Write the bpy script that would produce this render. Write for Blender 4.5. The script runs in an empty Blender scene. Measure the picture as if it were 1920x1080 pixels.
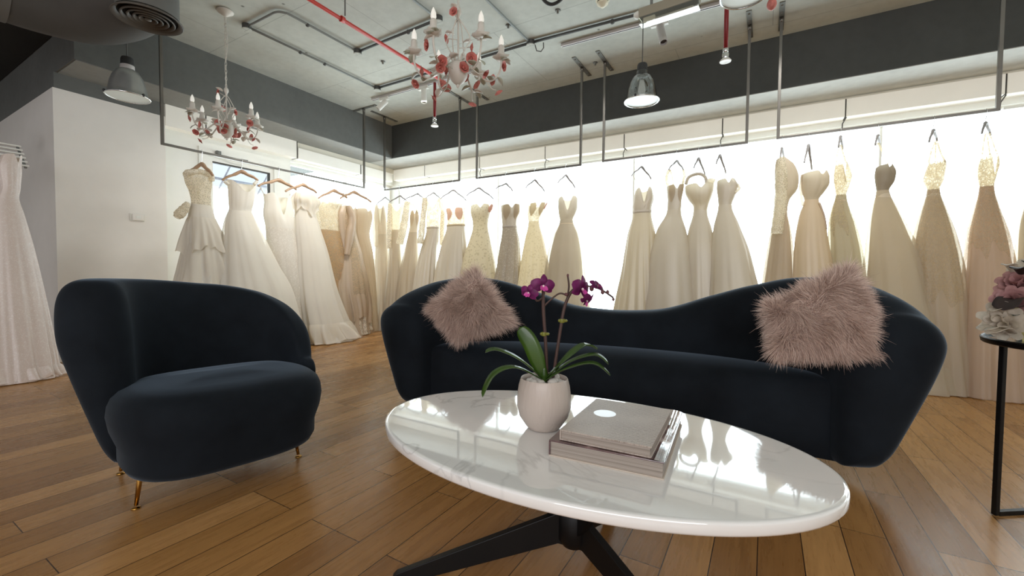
import bpy, bmesh, math, random
from math import sin, cos, pi, radians as R, sqrt, atan2, tan
from mathutils import Vector as V, Matrix

scene = bpy.context.scene
col = scene.collection

# ------------------------------------------------------------------ camera
CH = 0.9
F_PX = 804.27
YAW, PIT, ROL = -0.533324, -0.034545, 0.00895737
_fw = V((sin(YAW)*cos(PIT), cos(YAW)*cos(PIT), sin(PIT)))
_rt = V((cos(YAW), -sin(YAW), 0.0))
_up = _rt.cross(_fw)
RT = _rt*cos(ROL) + _up*sin(ROL)
UP = -_rt*sin(ROL) + _up*cos(ROL)
FW = _fw
CAM = V((0, 0, CH))
cd = bpy.data.cameras.new('camera')
cd.sensor_width = 36.0
cd.lens = F_PX/1920*36.0
cd.clip_start = 0.02
cam = bpy.data.objects.new('camera', cd)
col.objects.link(cam)
m = Matrix((RT, UP, -FW)).transposed().to_4x4()
m.translation = CAM
cam.matrix_world = m
scene.camera = cam

def ray(px, py):
    return RT*((px-960)/F_PX) + UP*((540-py)/F_PX) + FW
def at(px, py, ax, val):
    """world point seen at a photo pixel, on the plane ax = val"""
    d = ray(px, py); i = 'xyz'.index(ax)
    return CAM + d*((val-CAM[i])/d[i])
def dep(px, py, t):
    return CAM + ray(px, py)*t

# ------------------------------------------------------------------ materials
def lin(c):
    return tuple(((x/255)/12.92 if x/255 <= .04045 else ((x/255+.055)/1.055)**2.4) for x in c)

class NT:
    def __init__(s, name):
        s.m = bpy.data.materials.new(name); s.m.use_nodes = True
        s.t = s.m.node_tree; s.t.nodes.clear()
        s.out = s.n('ShaderNodeOutputMaterial')
    def n(s, typ, **kw):
        n = s.t.nodes.new(typ)
        for k, v in kw.items():
            if k.startswith('i_'):
                key = k[2:].replace('_', ' ')
                n.inputs[key].default_value = v
            else:
                setattr(n, k, v)
        return n
    def l(s, a, b): s.t.links.new(a, b)
    def ramp(s, fac, stops):
        r = s.n('ShaderNodeValToRGB')
        el = r.color_ramp.elements
        el[0].position, el[0].color = stops[0][0], (*stops[0][1], 1)
        el[1].position, el[1].color = stops[1][0], (*stops[1][1], 1)
        for p, c in stops[2:]:
            e = el.new(p); e.color = (*c, 1)
        s.l(fac, r.inputs[0]); return r.outputs[0]
    def coord(s, kind='Object', scale=(1, 1, 1), rot=(0, 0, 0)):
        t = s.n('ShaderNodeTexCoord'); mp = s.n('ShaderNodeMapping')
        mp.inputs['Scale'].default_value = scale; mp.inputs['Rotation'].default_value = rot
        s.l(t.outputs[kind], mp.inputs[0]); return mp.outputs[0]
    def noise(s, vec, scale, detail=4, rough=.5):
        n = s.n('ShaderNodeTexNoise'); n.inputs['Scale'].default_value = scale
        n.inputs['Detail'].default_value = detail; n.inputs['Roughness'].default_value = rough
        s.l(vec, n.inputs['Vector']); return n.outputs['Fac']
    def bump(s, h, st=.2, dist=.01):
        b = s.n('ShaderNodeBump'); b.inputs['Strength'].default_value = st; b.inputs['Distance'].default_value = dist
        s.l(h, b.inputs['Height']); return b.outputs[0]

def pbr(name, c, rough=.5, metal=0, spec=.5, var=.08, vscale=6, bump=0, bscale=40, coat=0, sheen=0, sheen_tint=None, trans=0, ior=1.45, emit=None, est=0):
    k = NT(name); b = k.n('ShaderNodeBsdfPrincipled')
    c = lin(c)
    co = k.coord()
    f = k.noise(co, vscale)
    cl = k.ramp(f, [(.25, tuple(x*(1-var) for x in c)), (.75, tuple(min(1, x*(1+var)) for x in c))])
    k.l(cl, b.inputs['Base Color'])
    b.inputs['Roughness'].default_value = rough; b.inputs['Metallic'].default_value = metal
    b.inputs['Specular IOR Level'].default_value = spec; b.inputs['IOR'].default_value = ior
    b.inputs['Coat Weight'].default_value = coat; b.inputs['Coat Roughness'].default_value = .04
    b.inputs['Transmission Weight'].default_value = trans
    if sheen:
        b.inputs['Sheen Weight'].default_value = sheen; b.inputs['Sheen Roughness'].default_value = .35
        b.inputs['Sheen Tint'].default_value = (*(lin(sheen_tint) if sheen_tint else (1, 1, 1)), 1)
    if emit:
        b.inputs['Emission Color'].default_value = (*lin(emit), 1); b.inputs['Emission Strength'].default_value = est
    if bump:
        k.l(k.bump(k.noise(co, bscale, 5), bump, .004), b.inputs['Normal'])
    k.l(b.outputs[0], k.out.inputs[0]); return k.m

def emission(name, c, st):
    k = NT(name); e = k.n('ShaderNodeEmission'); e.inputs[1].default_value = st
    co = k.coord()
    cl = k.ramp(k.noise(co, .4, 2), [(.3, tuple(x*.97 for x in lin(c))), (.7, lin(c))])
    k.l(cl, e.inputs[0]); k.l(e.outputs[0], k.out.inputs[0]); return k.m

def glass_thin(name, tint=(245, 250, 250), g=.08):
    k = NT(name); t = k.n('ShaderNodeBsdfTransparent'); t.inputs[0].default_value = (*lin(tint), 1)
    gl = k.n('ShaderNodeBsdfGlossy'); gl.inputs['Roughness'].default_value = .03
    lw = k.n('ShaderNodeLayerWeight'); lw.inputs[0].default_value = .25
    mul = k.n('ShaderNodeMath', operation='MULTIPLY'); mul.inputs[1].default_value = .5
    add = k.n('ShaderNodeMath', operation='ADD'); add.inputs[1].default_value = g; add.use_clamp = True
    k.l(lw.outputs['Facing'], mul.inputs[0]); k.l(mul.outputs[0], add.inputs[0])
    mx = k.n('ShaderNodeMixShader'); k.l(add.outputs[0], mx.inputs[0]); k.l(t.outputs[0], mx.inputs[1]); k.l(gl.outputs[0], mx.inputs[2])
    k.l(mx.outputs[0], k.out.inputs[0]); return k.m

def fabric(name, c, tl=.4, sheer=0.0, pattern=None, pc=None, pscale=45, tcol=None, gloss=.15, solid=.04):
    """backlit gown cloth: diffuse + translucent, optional sheerness and lace pattern"""
    k = NT(name); c = lin(c); co = k.coord()
    big = k.noise(co, 3.0, 3)
    cl = k.ramp(big, [(.3, tuple(x*.93 for x in c)), (.7, c)])
    d = k.n('ShaderNodeBsdfDiffuse'); t = k.n('ShaderNodeBsdfTranslucent')
    t.inputs[0].default_value = (*lin(tcol if tcol else (250, 236, 205)), 1)
    fac = None
    if pattern in ('lace', 'floral', 'beads'):
        warp = k.n('ShaderNodeTexNoise'); warp.inputs['Scale'].default_value = pscale*.35; k.l(co, warp.inputs['Vector'])
        mixv = k.n('ShaderNodeMix', data_type='RGBA'); mixv.inputs['Factor'].default_value = .06
        k.l(co, mixv.inputs['A']); k.l(warp.outputs['Color'], mixv.inputs['B'])
        vo = k.n('ShaderNodeTexVoronoi'); vo.feature = 'DISTANCE_TO_EDGE' if pattern == 'lace' else 'F1'
        vo.inputs['Scale'].default_value = pscale; k.l(mixv.outputs['Result'], vo.inputs['Vector'])
        n2 = k.noise(co, pscale*.28, 3)
        ad = k.n('ShaderNodeMath', operation='ADD')
        sc = k.n('ShaderNodeMath', operation='MULTIPLY'); sc.inputs[1].default_value = .35
        k.l(n2, sc.inputs[0]); k.l(vo.outputs['Distance'], ad.inputs[0]); k.l(sc.outputs[0], ad.inputs[1])
        lo = .24 if pattern == 'lace' else .46
        rmp = k.n('ShaderNodeMapRange'); rmp.inputs[1].default_value = lo; rmp.inputs[2].default_value = lo+.12
        rmp.inputs[3].default_value = 1; rmp.inputs[4].default_value = 0
        k.l(ad.outputs[0], rmp.inputs[0]); fac = rmp.outputs[0]
        mc = k.n('ShaderNodeMix', data_type='RGBA'); k.l(fac, mc.inputs['Factor']); k.l(cl, mc.inputs['A'])
        mc.inputs['B'].default_value = (*lin(pc if pc else (255, 250, 240)), 1); cl = mc.outputs['Result']
    k.l(cl, d.inputs[0])
    mx = k.n('ShaderNodeMixShader'); mx.inputs[0].default_value = tl; k.l(d.outputs[0], mx.inputs[1]); k.l(t.outputs[0], mx.inputs[2])
    last = mx.outputs[0]
    if gloss:
        g = k.n('ShaderNodeBsdfGlossy'); g.inputs['Roughness'].default_value = .45
        m2 = k.n('ShaderNodeMixShader'); m2.inputs[0].default_value = gloss*.3; k.l(last, m2.inputs[1]); k.l(g.outputs[0], m2.inputs[2]); last = m2.outputs[0]
    if sheer > 0:
        tr = k.n('ShaderNodeBsdfTransparent'); tr.inputs[0].default_value = (.97, .95, .9, 1)
        m3 = k.n('ShaderNodeMixShader')
        if fac is not None:
            mr = k.n('ShaderNodeMapRange'); mr.inputs[3].default_value = sheer; mr.inputs[4].default_value = solid; k.l(fac, mr.inputs[0])
            k.l(mr.outputs[0], m3.inputs[0])
        else:
            m3.inputs[0].default_value = sheer
        k.l(last, m3.inputs[1]); k.l(tr.outputs[0], m3.inputs[2]); last = m3.outputs[0]
    k.l(last, k.out.inputs[0]); return k.m

def concrete(name, c, seams=True):
    k = NT(name); b = k.n('ShaderNodeBsdfPrincipled'); c = lin(c); co = k.coord()
    n1 = k.noise(co, .9, 6, .6); n2 = k.noise(co, 14, 4)
    c1 = k.ramp(n1, [(.3, tuple(x*.86 for x in c)), (.7, tuple(x*1.08 for x in c))])
    mx = k.n('ShaderNodeMix', data_type='RGBA', blend_type='MULTIPLY'); mx.inputs['Factor'].default_value = .5
    k.l(c1, mx.inputs['A']); k.l(k.ramp(n2, [(.3, (.85, .85, .85)), (.6, (1, 1, 1))]), mx.inputs['B'])
    last = mx.outputs['Result']
    if seams:
        # shutter-board joints and pocks in the cast slab
        br = k.n('ShaderNodeTexBrick'); br.offset = .37
        br.inputs['Scale'].default_value = 1; br.inputs['Brick Width'].default_value = 2.4; br.inputs['Row Height'].default_value = 1.22
        br.inputs['Mortar Size'].default_value = .004; br.inputs['Color1'].default_value = (1, 1, 1, 1); br.inputs['Color2'].default_value = (.95, .95, .95, 1); br.inputs['Mortar'].default_value = (.62, .62, .62, 1)
        k.l(co, br.inputs['Vector'])
        m2 = k.n('ShaderNodeMix', data_type='RGBA', blend_type='MULTIPLY'); m2.inputs['Factor'].default_value = .7
        k.l(last, m2.inputs['A']); k.l(br.outputs['Color'], m2.inputs['B']); last = m2.outputs['Result']
        vo = k.n('ShaderNodeTexVoronoi'); vo.inputs['Scale'].default_value = 2.6; k.l(co, vo.inputs['Vector'])
        m4 = k.n('ShaderNodeMix', data_type='RGBA', blend_type='MULTIPLY'); m4.inputs['Factor'].default_value = 1
        k.l(last, m4.inputs['A']); k.l(k.ramp(vo.outputs['Distance'], [(.02, (.35, .35, .33)), (.05, (1, 1, 1))]), m4.inputs['B']); last = m4.outputs['Result']
    k.l(last, b.inputs['Base Color']); b.inputs['Roughness'].default_value = .8; b.inputs['Specular IOR Level'].default_value = .2
    k.l(k.bump(n2, .25, .004), b.inputs['Normal'])
    k.l(b.outputs[0], k.out.inputs[0]); return k.m

def planks(name):
    k = NT(name); b = k.n('ShaderNodeBsdfPrincipled')
    co = k.coord('Object', rot=(0, 0, R(90)))
    br = k.n('ShaderNodeTexBrick'); br.offset = .41; br.offset_frequency = 3; br.squash = 1
    br.inputs['Scale'].default_value = 1; br.inputs['Brick Width'].default_value = .95; br.inputs['Row Height'].default_value = .127
    br.inputs['Mortar Size'].default_value = .0016; br.inputs['Mortar Smooth'].default_value = .1
    br.inputs['Bias'].default_value = 0
    br.inputs['Color1'].default_value = (0, 0, 0, 1); br.inputs['Color2'].default_value = (1, 1, 1, 1); br.inputs['Mortar'].default_value = (.5, .5, .5, 1)
    k.l(co, br.inputs['Vector'])
    tone = k.ramp(br.outputs['Color'], [(0, lin((150, 106, 60))), (1, lin((196, 148, 94))), (.5, lin((172, 126, 74)))])
    # grain, shifted from plank to plank
    gco = k.coord('Object', scale=(16, 1.3, 1))
    add = k.n('ShaderNodeVectorMath', operation='ADD'); k.l(gco, add.inputs[0]); k.l(br.outputs['Color'], add.inputs[1])
    sc = k.n('ShaderNodeVectorMath', operation='SCALE'); sc.inputs['Scale'].default_value = 1.0; k.l(add.outputs[0], sc.inputs[0])
    g1 = k.noise(sc.outputs[0], 2.2, 6, .65); g2 = k.noise(sc.outputs[0], 9, 3)
    gm = k.ramp(g1, [(.28, (.74, .70, .66)), (.62, (1.04, 1.03, 1.02))])
    m1 = k.n('ShaderNodeMix', data_type='RGBA', blend_type='MULTIPLY'); m1.inputs['Factor'].default_value = .8
    k.l(tone, m1.inputs['A']); k.l(gm, m1.inputs['B'])
    m2 = k.n('ShaderNodeMix', data_type='RGBA', blend_type='MULTIPLY'); m2.inputs['Factor'].default_value = .5
    k.l(m1.outputs['Result'], m2.inputs['A']); k.l(k.ramp(g2, [(.35, (.84, .82, .79)), (.6, (1, 1, 1))]), m2.inputs['B'])
    m3 = k.n('ShaderNodeMix', data_type='RGBA'); k.l(br.outputs['Fac'], m3.inputs['Factor']); k.l(m2.outputs['Result'], m3.inputs['A'])
    m3.inputs['B'].default_value = (*lin((52, 32, 18)), 1)
    k.l(m3.outputs['Result'], b.inputs['Base Color'])
    rr = k.n('ShaderNodeMapRange'); rr.inputs[3].default_value = .2; rr.inputs[4].default_value = .36; k.l(g1, rr.inputs[0])
    k.l(rr.outputs[0], b.inputs['Roughness']); b.inputs['Specular IOR Level'].default_value = .45
    inv = k.n('ShaderNodeMath', operation='SUBTRACT'); inv.inputs[0].default_value = 1; k.l(br.outputs['Fac'], inv.inputs[1])
    sub = k.n('ShaderNodeMath', operation='MULTIPLY_ADD'); sub.inputs[1].default_value = .12; k.l(g1, sub.inputs[0]); k.l(inv.outputs[0], sub.inputs[2])
    k.l(k.bump(sub.outputs[0], .25, .003), b.inputs['Normal'])
    k.l(b.outputs[0], k.out.inputs[0]); return k.m

def marble(name):
    k = NT(name); b = k.n('ShaderNodeBsdfPrincipled'); co = k.coord()
    w = k.n('ShaderNodeTexNoise'); w.inputs['Scale'].default_value = 2.1; w.inputs['Detail'].default_value = 6; w.inputs['Distortion'].default_value = 1.4
    k.l(co, w.inputs['Vector'])
    vein = k.ramp(w.outputs['Fac'], [(.482, (.91, .90, .88)), (.5, (.66, .65, .635)), (.518, (.91, .90, .88))])
    cloud = k.ramp(k.noise(co, 1.6, 4), [(.36, (1, 1, 1)), (.5, (.0, .0, .0))])
    m1 = k.n('ShaderNodeMix', data_type='RGBA'); k.l(cloud, m1.inputs['Factor']); k.l(vein, m1.inputs['B']); m1.inputs['A'].default_value = (.91, .90, .88, 1)
    k.l(m1.outputs['Result'], b.inputs['Base Color'])
    b.inputs['Roughness'].default_value = .05; b.inputs['Specular IOR Level'].default_value = .7
    b.inputs['Coat Weight'].default_value = 1.0; b.inputs['Coat Roughness'].default_value = .02
    k.l(b.outputs[0], k.out.inputs[0]); return k.m

M = {}
M['floor'] = planks('oak planks')
M['ceil'] = concrete('painted concrete ceiling', (198, 201, 193))
M['beam'] = concrete('dark grey painted beam', (80, 82, 80), False)
M['beam_l'] = concrete('mid grey painted beam', (116, 118, 115), False)
M['soffit_l'] = concrete('grey left soffit', (150, 151, 147), False)
M['dark_ceil'] = concrete('dark ceiling panel', (52, 52, 50), False)
M['soffit'] = concrete('grey soffit', (196, 197, 192), False)
M['wall'] = pbr('white wall paint', (242, 238, 231), .7, var=.02, bump=.05, bscale=120)
M['wallr'] = pbr('white wall paint side', (222, 225, 221), .7, var=.02, bump=.05, bscale=120)
M['trimw'] = pbr('white trim', (240, 240, 234), .5, var=.02)
M['casing'] = pbr('glowing blind box fabric', (240, 238, 230), .6, var=.02, emit=(255, 248, 234), est=.11)  # slight emission stands in for window glare on the boxes
M['cream'] = pbr('cream trim', (238, 232, 216), .55, var=.02)
M['base'] = pbr('taupe shade strip', (122, 104, 86), .6, var=.06)  # brown tone imitates the shade along the floor
M['seam'] = pbr('dark joint', (60, 58, 54), .7)
M['glass'] = glass_thin('window glass')
M['sky'] = emission('bright hazy sky', (243, 249, 255), 6.5)
M['awning'] = emission('glowing awning', (216, 222, 238), 1.5)  # plain emission imitates daylight coming through the cloth
M['awbar'] = pbr('awning bar', (150, 152, 165), .6)
M['steel'] = pbr('brushed steel', (126, 122, 116), .35, metal=.85, var=.1)
M['zinc'] = pbr('zinc plate', (130, 130, 124), .45, metal=.6, var=.15, vscale=20)
M['galv'] = pbr('painted conduit', (122, 124, 120), .5, var=.06)
M['conduit_d'] = pbr('dark conduit', (78, 79, 77), .5, var=.06)
M['red'] = pbr('red pipe paint', (190, 62, 52), .4, var=.06)
M['dred'] = pbr('deep red drop pipe', (130, 26, 30), .4, var=.06)
M['chrome'] = pbr('chrome', (225, 226, 225), .12, metal=1, var=.02)
M['white_plastic'] = pbr('white plastic', (232, 230, 222), .35, var=.02)
M['cream_plastic'] = pbr('cream plastic', (226, 220, 196), .35, var=.02)
M['dark_plastic'] = pbr('dark slot', (52, 40, 36), .5)
M['box_beige'] = pbr('beige housing', (158, 150, 132), .45, var=.02)
M['acrylic'] = glass_thin('clear acrylic', (238, 236, 222), .22)
M['tube'] = pbr('white tube', (196, 190, 172), .3, var=.02)
M['trackw'] = pbr('white track aluminium', (205, 200, 198), .35, metal=.2, var=.03)
M['shade_out'] = pbr('brushed aluminium shade', (184, 186, 184), .3, metal=.75, var=.12)
M['shade_in'] = pbr('white enamel', (222, 232, 228), .35, var=.02, emit=(222, 232, 228), est=.12)
M['shade_cap'] = pbr('dark cap', (62, 62, 62), .45, metal=.3)
M['clear'] = glass_thin('clear polycarbonate', (232, 234, 234), .12)
M['cable'] = pbr('grey cable', (92, 90, 86), .6)
M['black_cable'] = pbr('black cable', (40, 38, 36), .55)
M['duct'] = pbr('dusty grey duct', (74, 72, 69), .75, var=.16, vscale=3, bump=.2, bscale=30)
M['duct_l'] = pbr('grey duct edge', (98, 97, 93), .6, var=.08)
M['duct_slot'] = pbr('duct dark slot', (22, 20, 18), .9)
M['diff'] = pbr('diffuser ring', (84, 79, 72), .5, var=.08)
M['iron_white'] = pbr('white painted iron', (214, 208, 198), .45, var=.06)
M['iron_leaf'] = pbr('pale sage leaf', (176, 176, 158), .5, var=.1)
M['rose'] = pbr('coral rose petals', (198, 118, 108), .6, var=.3, vscale=40)
M['bulb'] = pbr('candle bulb', (240, 238, 230), .12, var=.01, emit=(255, 250, 240), est=.25)
M['velvet'] = None
M['brass'] = pbr('brass', (196, 150, 78), .22, metal=1, var=.06)
M['black_metal'] = pbr('black steel', (20, 19, 19), .42, metal=.2, spec=.35, var=.1)
M['marble'] = marble('polished white marble')
M['pot'] = None
M['pebble'] = pbr('white pebbles', (206, 198, 190), .45, var=.2, vscale=25)
M['leaf'] = None
M['stem'] = pbr('orchid stem', (74, 52, 46), .5, var=.15)
M['clip'] = pbr('green clip', (118, 118, 44), .4)
M['orchid'] = None
M['orchid_lip'] = pbr('orchid lip', (196, 70, 150), .45, var=.15)
M['orchid_c'] = pbr('orchid column', (232, 214, 214), .4)
M['bud'] = pbr('orchid bud', (98, 60, 62), .5, var=.1)
def fur_mat():
    k = NT('dusty pink fur'); b = k.n('ShaderNodeBsdfPrincipled')
    g = k.n('ShaderNodeNewGeometry')
    cl = k.ramp(g.outputs['Random Per Island'], [(0, lin((164, 138, 128))), (.5, lin((214, 188, 175))), (1, lin((244, 224, 212)))])
    k.l(cl, b.inputs['Base Color']); b.inputs['Roughness'].default_value = .7
    t = k.n('ShaderNodeBsdfTranslucent'); k.l(cl, t.inputs[0])
    mx = k.n('ShaderNodeMixShader'); mx.inputs[0].default_value = .3; k.l(b.outputs[0], mx.inputs[1]); k.l(t.outputs[0], mx.inputs[2])
    k.l(mx.outputs[0], k.out.inputs[0]); return k.m
M['fur'] = fur_mat()
M['fur_core'] = pbr('fur backing', (150, 122, 112), .9)
M['paper'] = None
M['hanger_w'] = pbr('pale wood hanger', (178, 146, 116), .5, var=.1)
M['hanger_g'] = pbr('grey white hanger', (150, 145, 142), .4, var=.04)
M['black_glass'] = pbr('smoked table glass', (52, 60, 64), .12, var=.03)

def velvet():
    k = NT('midnight blue velvet'); b = k.n('ShaderNodeBsdfPrincipled'); co = k.coord()
    nap = k.noise(co, 3.0, 4, .6)
    cl = k.ramp(nap, [(.3, (.0058, .0072, .0096)), (.72, (.0125, .0165, .022))])
    k.l(cl, b.inputs['Base Color']); b.inputs['Roughness'].default_value = .8; b.inputs['Specular IOR Level'].default_value = .1
    b.inputs['Sheen Weight'].default_value = .5; b.inputs['Sheen Roughness'].default_value = .38
    b.inputs['Sheen Tint'].default_value = (.27, .335, .42, 1)
    k.l(k.bump(k.noise(co, 180, 3), .12, .002), b.inputs['Normal'])
    k.l(b.outputs[0], k.out.inputs[0]); return k.m
M['velvet'] = velvet()

def pot_mat():
    k = NT('ribbed matt white ceramic'); b = k.n('ShaderNodeBsdfPrincipled'); co = k.coord()
    b.inputs['Base Color'].default_value = (*lin((192, 178, 168)), 1); b.inputs['Roughness'].default_value = .38
    mp = k.coord('Object', scale=(60, 60, 9))
    n = k.noise(mp, 1.6, 4)
    k.l(k.bump(n, .5, .004), b.inputs['Normal']); k.l(b.outputs[0], k.out.inputs[0]); return k.m
M['pot'] = pot_mat()

def leaf_mat():
    k = NT('orchid leaf'); d = k.n('ShaderNodeBsdfPrincipled'); co = k.coord()
    cl = k.ramp(k.noise(co, 9, 3), [(.3, lin((44, 70, 22))), (.7, lin((74, 104, 36)))])
    k.l(cl, d.inputs['Base Color']); d.inputs['Roughness'].default_value = .28; d.inputs['Coat Weight'].default_value = .2
    t = k.n('ShaderNodeBsdfTranslucent'); t.inputs[0].default_value = (*lin((150, 176, 50)), 1)
    mx = k.n('ShaderNodeMixShader'); mx.inputs[0].default_value = .22; k.l(d.outputs[0], mx.inputs[1]); k.l(t.outputs[0], mx.inputs[2])
    k.l(mx.outputs[0], k.out.inputs[0]); return k.m
M['leaf'] = leaf_mat()

def petal_mat(name, c1, c2, tr, fac=.35):
    k = NT(name); d = k.n('ShaderNodeBsdfPrincipled'); co = k.coord()
    cl = k.ramp(k.noise(co, 60, 3), [(.3, lin(c1)), (.7, lin(c2))])
    k.l(cl, d.inputs['Base Color']); d.inputs['Roughness'].default_value = .5
    t = k.n('ShaderNodeBsdfTranslucent'); t.inputs[0].default_value = (*lin(tr), 1)
    mx = k.n('ShaderNodeMixShader'); mx.inputs[0].default_value = fac; k.l(d.outputs[0], mx.inputs[1]); k.l(t.outputs[0], mx.inputs[2])
    k.l(mx.outputs[0], k.out.inputs[0]); return k.m
M['orchid'] = petal_mat('magenta orchid petals', (84, 16, 68), (116, 30, 96), (150, 34, 112))
M['pink_petal'] = petal_mat('dusty pink petals', (152, 108, 110), (184, 140, 138), (225, 170, 160), .2)
M['white_petal'] = petal_mat('creamy white petals', (186, 174, 158), (218, 206, 190), (245, 235, 215), .25)
M['yellow_petal'] = petal_mat('pale yellow petals', (190, 176, 110), (216, 204, 150), (230, 220, 150), .2)
M['dark_leaf'] = pbr('dark brown leaf', (48, 36, 34), .5, var=.15)
M['green_leaf'] = pbr('dull green leaf', (62, 70, 58), .5, var=.15)

def pages_mat():
    k = NT('page edges'); b = k.n('ShaderNodeBsdfPrincipled')
    co = k.coord('Object', scale=(.6, .6, 420))
    cl = k.ramp(k.noise(co, 1.0, 2), [(.35, lin((128, 116, 106))), (.65, lin((176, 164, 154)))])
    k.l(cl, b.inputs['Base Color']); b.inputs['Roughness'].default_value = .8; k.l(b.outputs[0], k.out.inputs[0]); return k.m
M['pages'] = pages_mat()
def script_cover():
    """beige board covered in rows of faint illegible script"""
    k = NT('beige script printed cover'); b = k.n('ShaderNodeBsdfPrincipled'); co = k.coord('Object')
    wv = k.n('ShaderNodeTexWave'); wv.bands_direction = 'Y'; wv.inputs['Scale'].default_value = 30; wv.inputs['Distortion'].default_value = 1.5; wv.inputs['Detail Scale'].default_value = 2; wv.inputs['Detail'].default_value = 1
    k.l(co, wv.inputs['Vector'])
    mp = k.coord('Object', scale=(330, 150, 1)); n = k.noise(mp, 1.0, 2)
    mul = k.n('ShaderNodeMath', operation='MULTIPLY'); k.l(wv.outputs['Fac'], mul.inputs[0]); k.l(n, mul.inputs[1])
    big = k.noise(co, 9, 2)
    mul2 = k.n('ShaderNodeMath', operation='MULTIPLY'); k.l(mul.outputs[0], mul2.inputs[0]); k.l(big, mul2.inputs[1])
    cl = k.ramp(mul2.outputs[0], [(.14, lin((186, 172, 161))), (.30, lin((146, 132, 121)))])
    k.l(cl, b.inputs['Base Color']); b.inputs['Roughness'].default_value = .55; k.l(b.outputs[0], k.out.inputs[0]); return k.m
M['script'] = script_cover()
def jacket():
    k = NT('glossy dark photographic jacket'); b = k.n('ShaderNodeBsdfPrincipled'); co = k.coord()
    vo = k.n('ShaderNodeTexVoronoi'); vo.inputs['Scale'].default_value = 13; k.l(co, vo.inputs['Vector'])
    n = k.noise(co, 22, 4)
    ad = k.n('ShaderNodeMath', operation='MULTIPLY'); k.l(vo.outputs['Distance'], ad.inputs[0]); k.l(n, ad.inputs[1])
    cl = k.ramp(ad.outputs[0], [(.08, lin((58, 36, 38))), (.3, lin((112, 82, 80))), (.45, lin((196, 178, 174)))])
    k.l(cl, b.inputs['Base Color']); b.inputs['Roughness'].default_value = .1; b.inputs['Coat Weight'].default_value = .8
    k.l(k.bump(n, .15, .004), b.inputs['Normal']); k.l(b.outputs[0], k.out.inputs[0]); return k.m
M['jacket'] = jacket()
M['sticker'] = pbr('white sticker', (248, 248, 252), .3, var=.01)
M['board'] = pbr('book board', (196, 182, 168), .6, var=.04)

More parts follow.
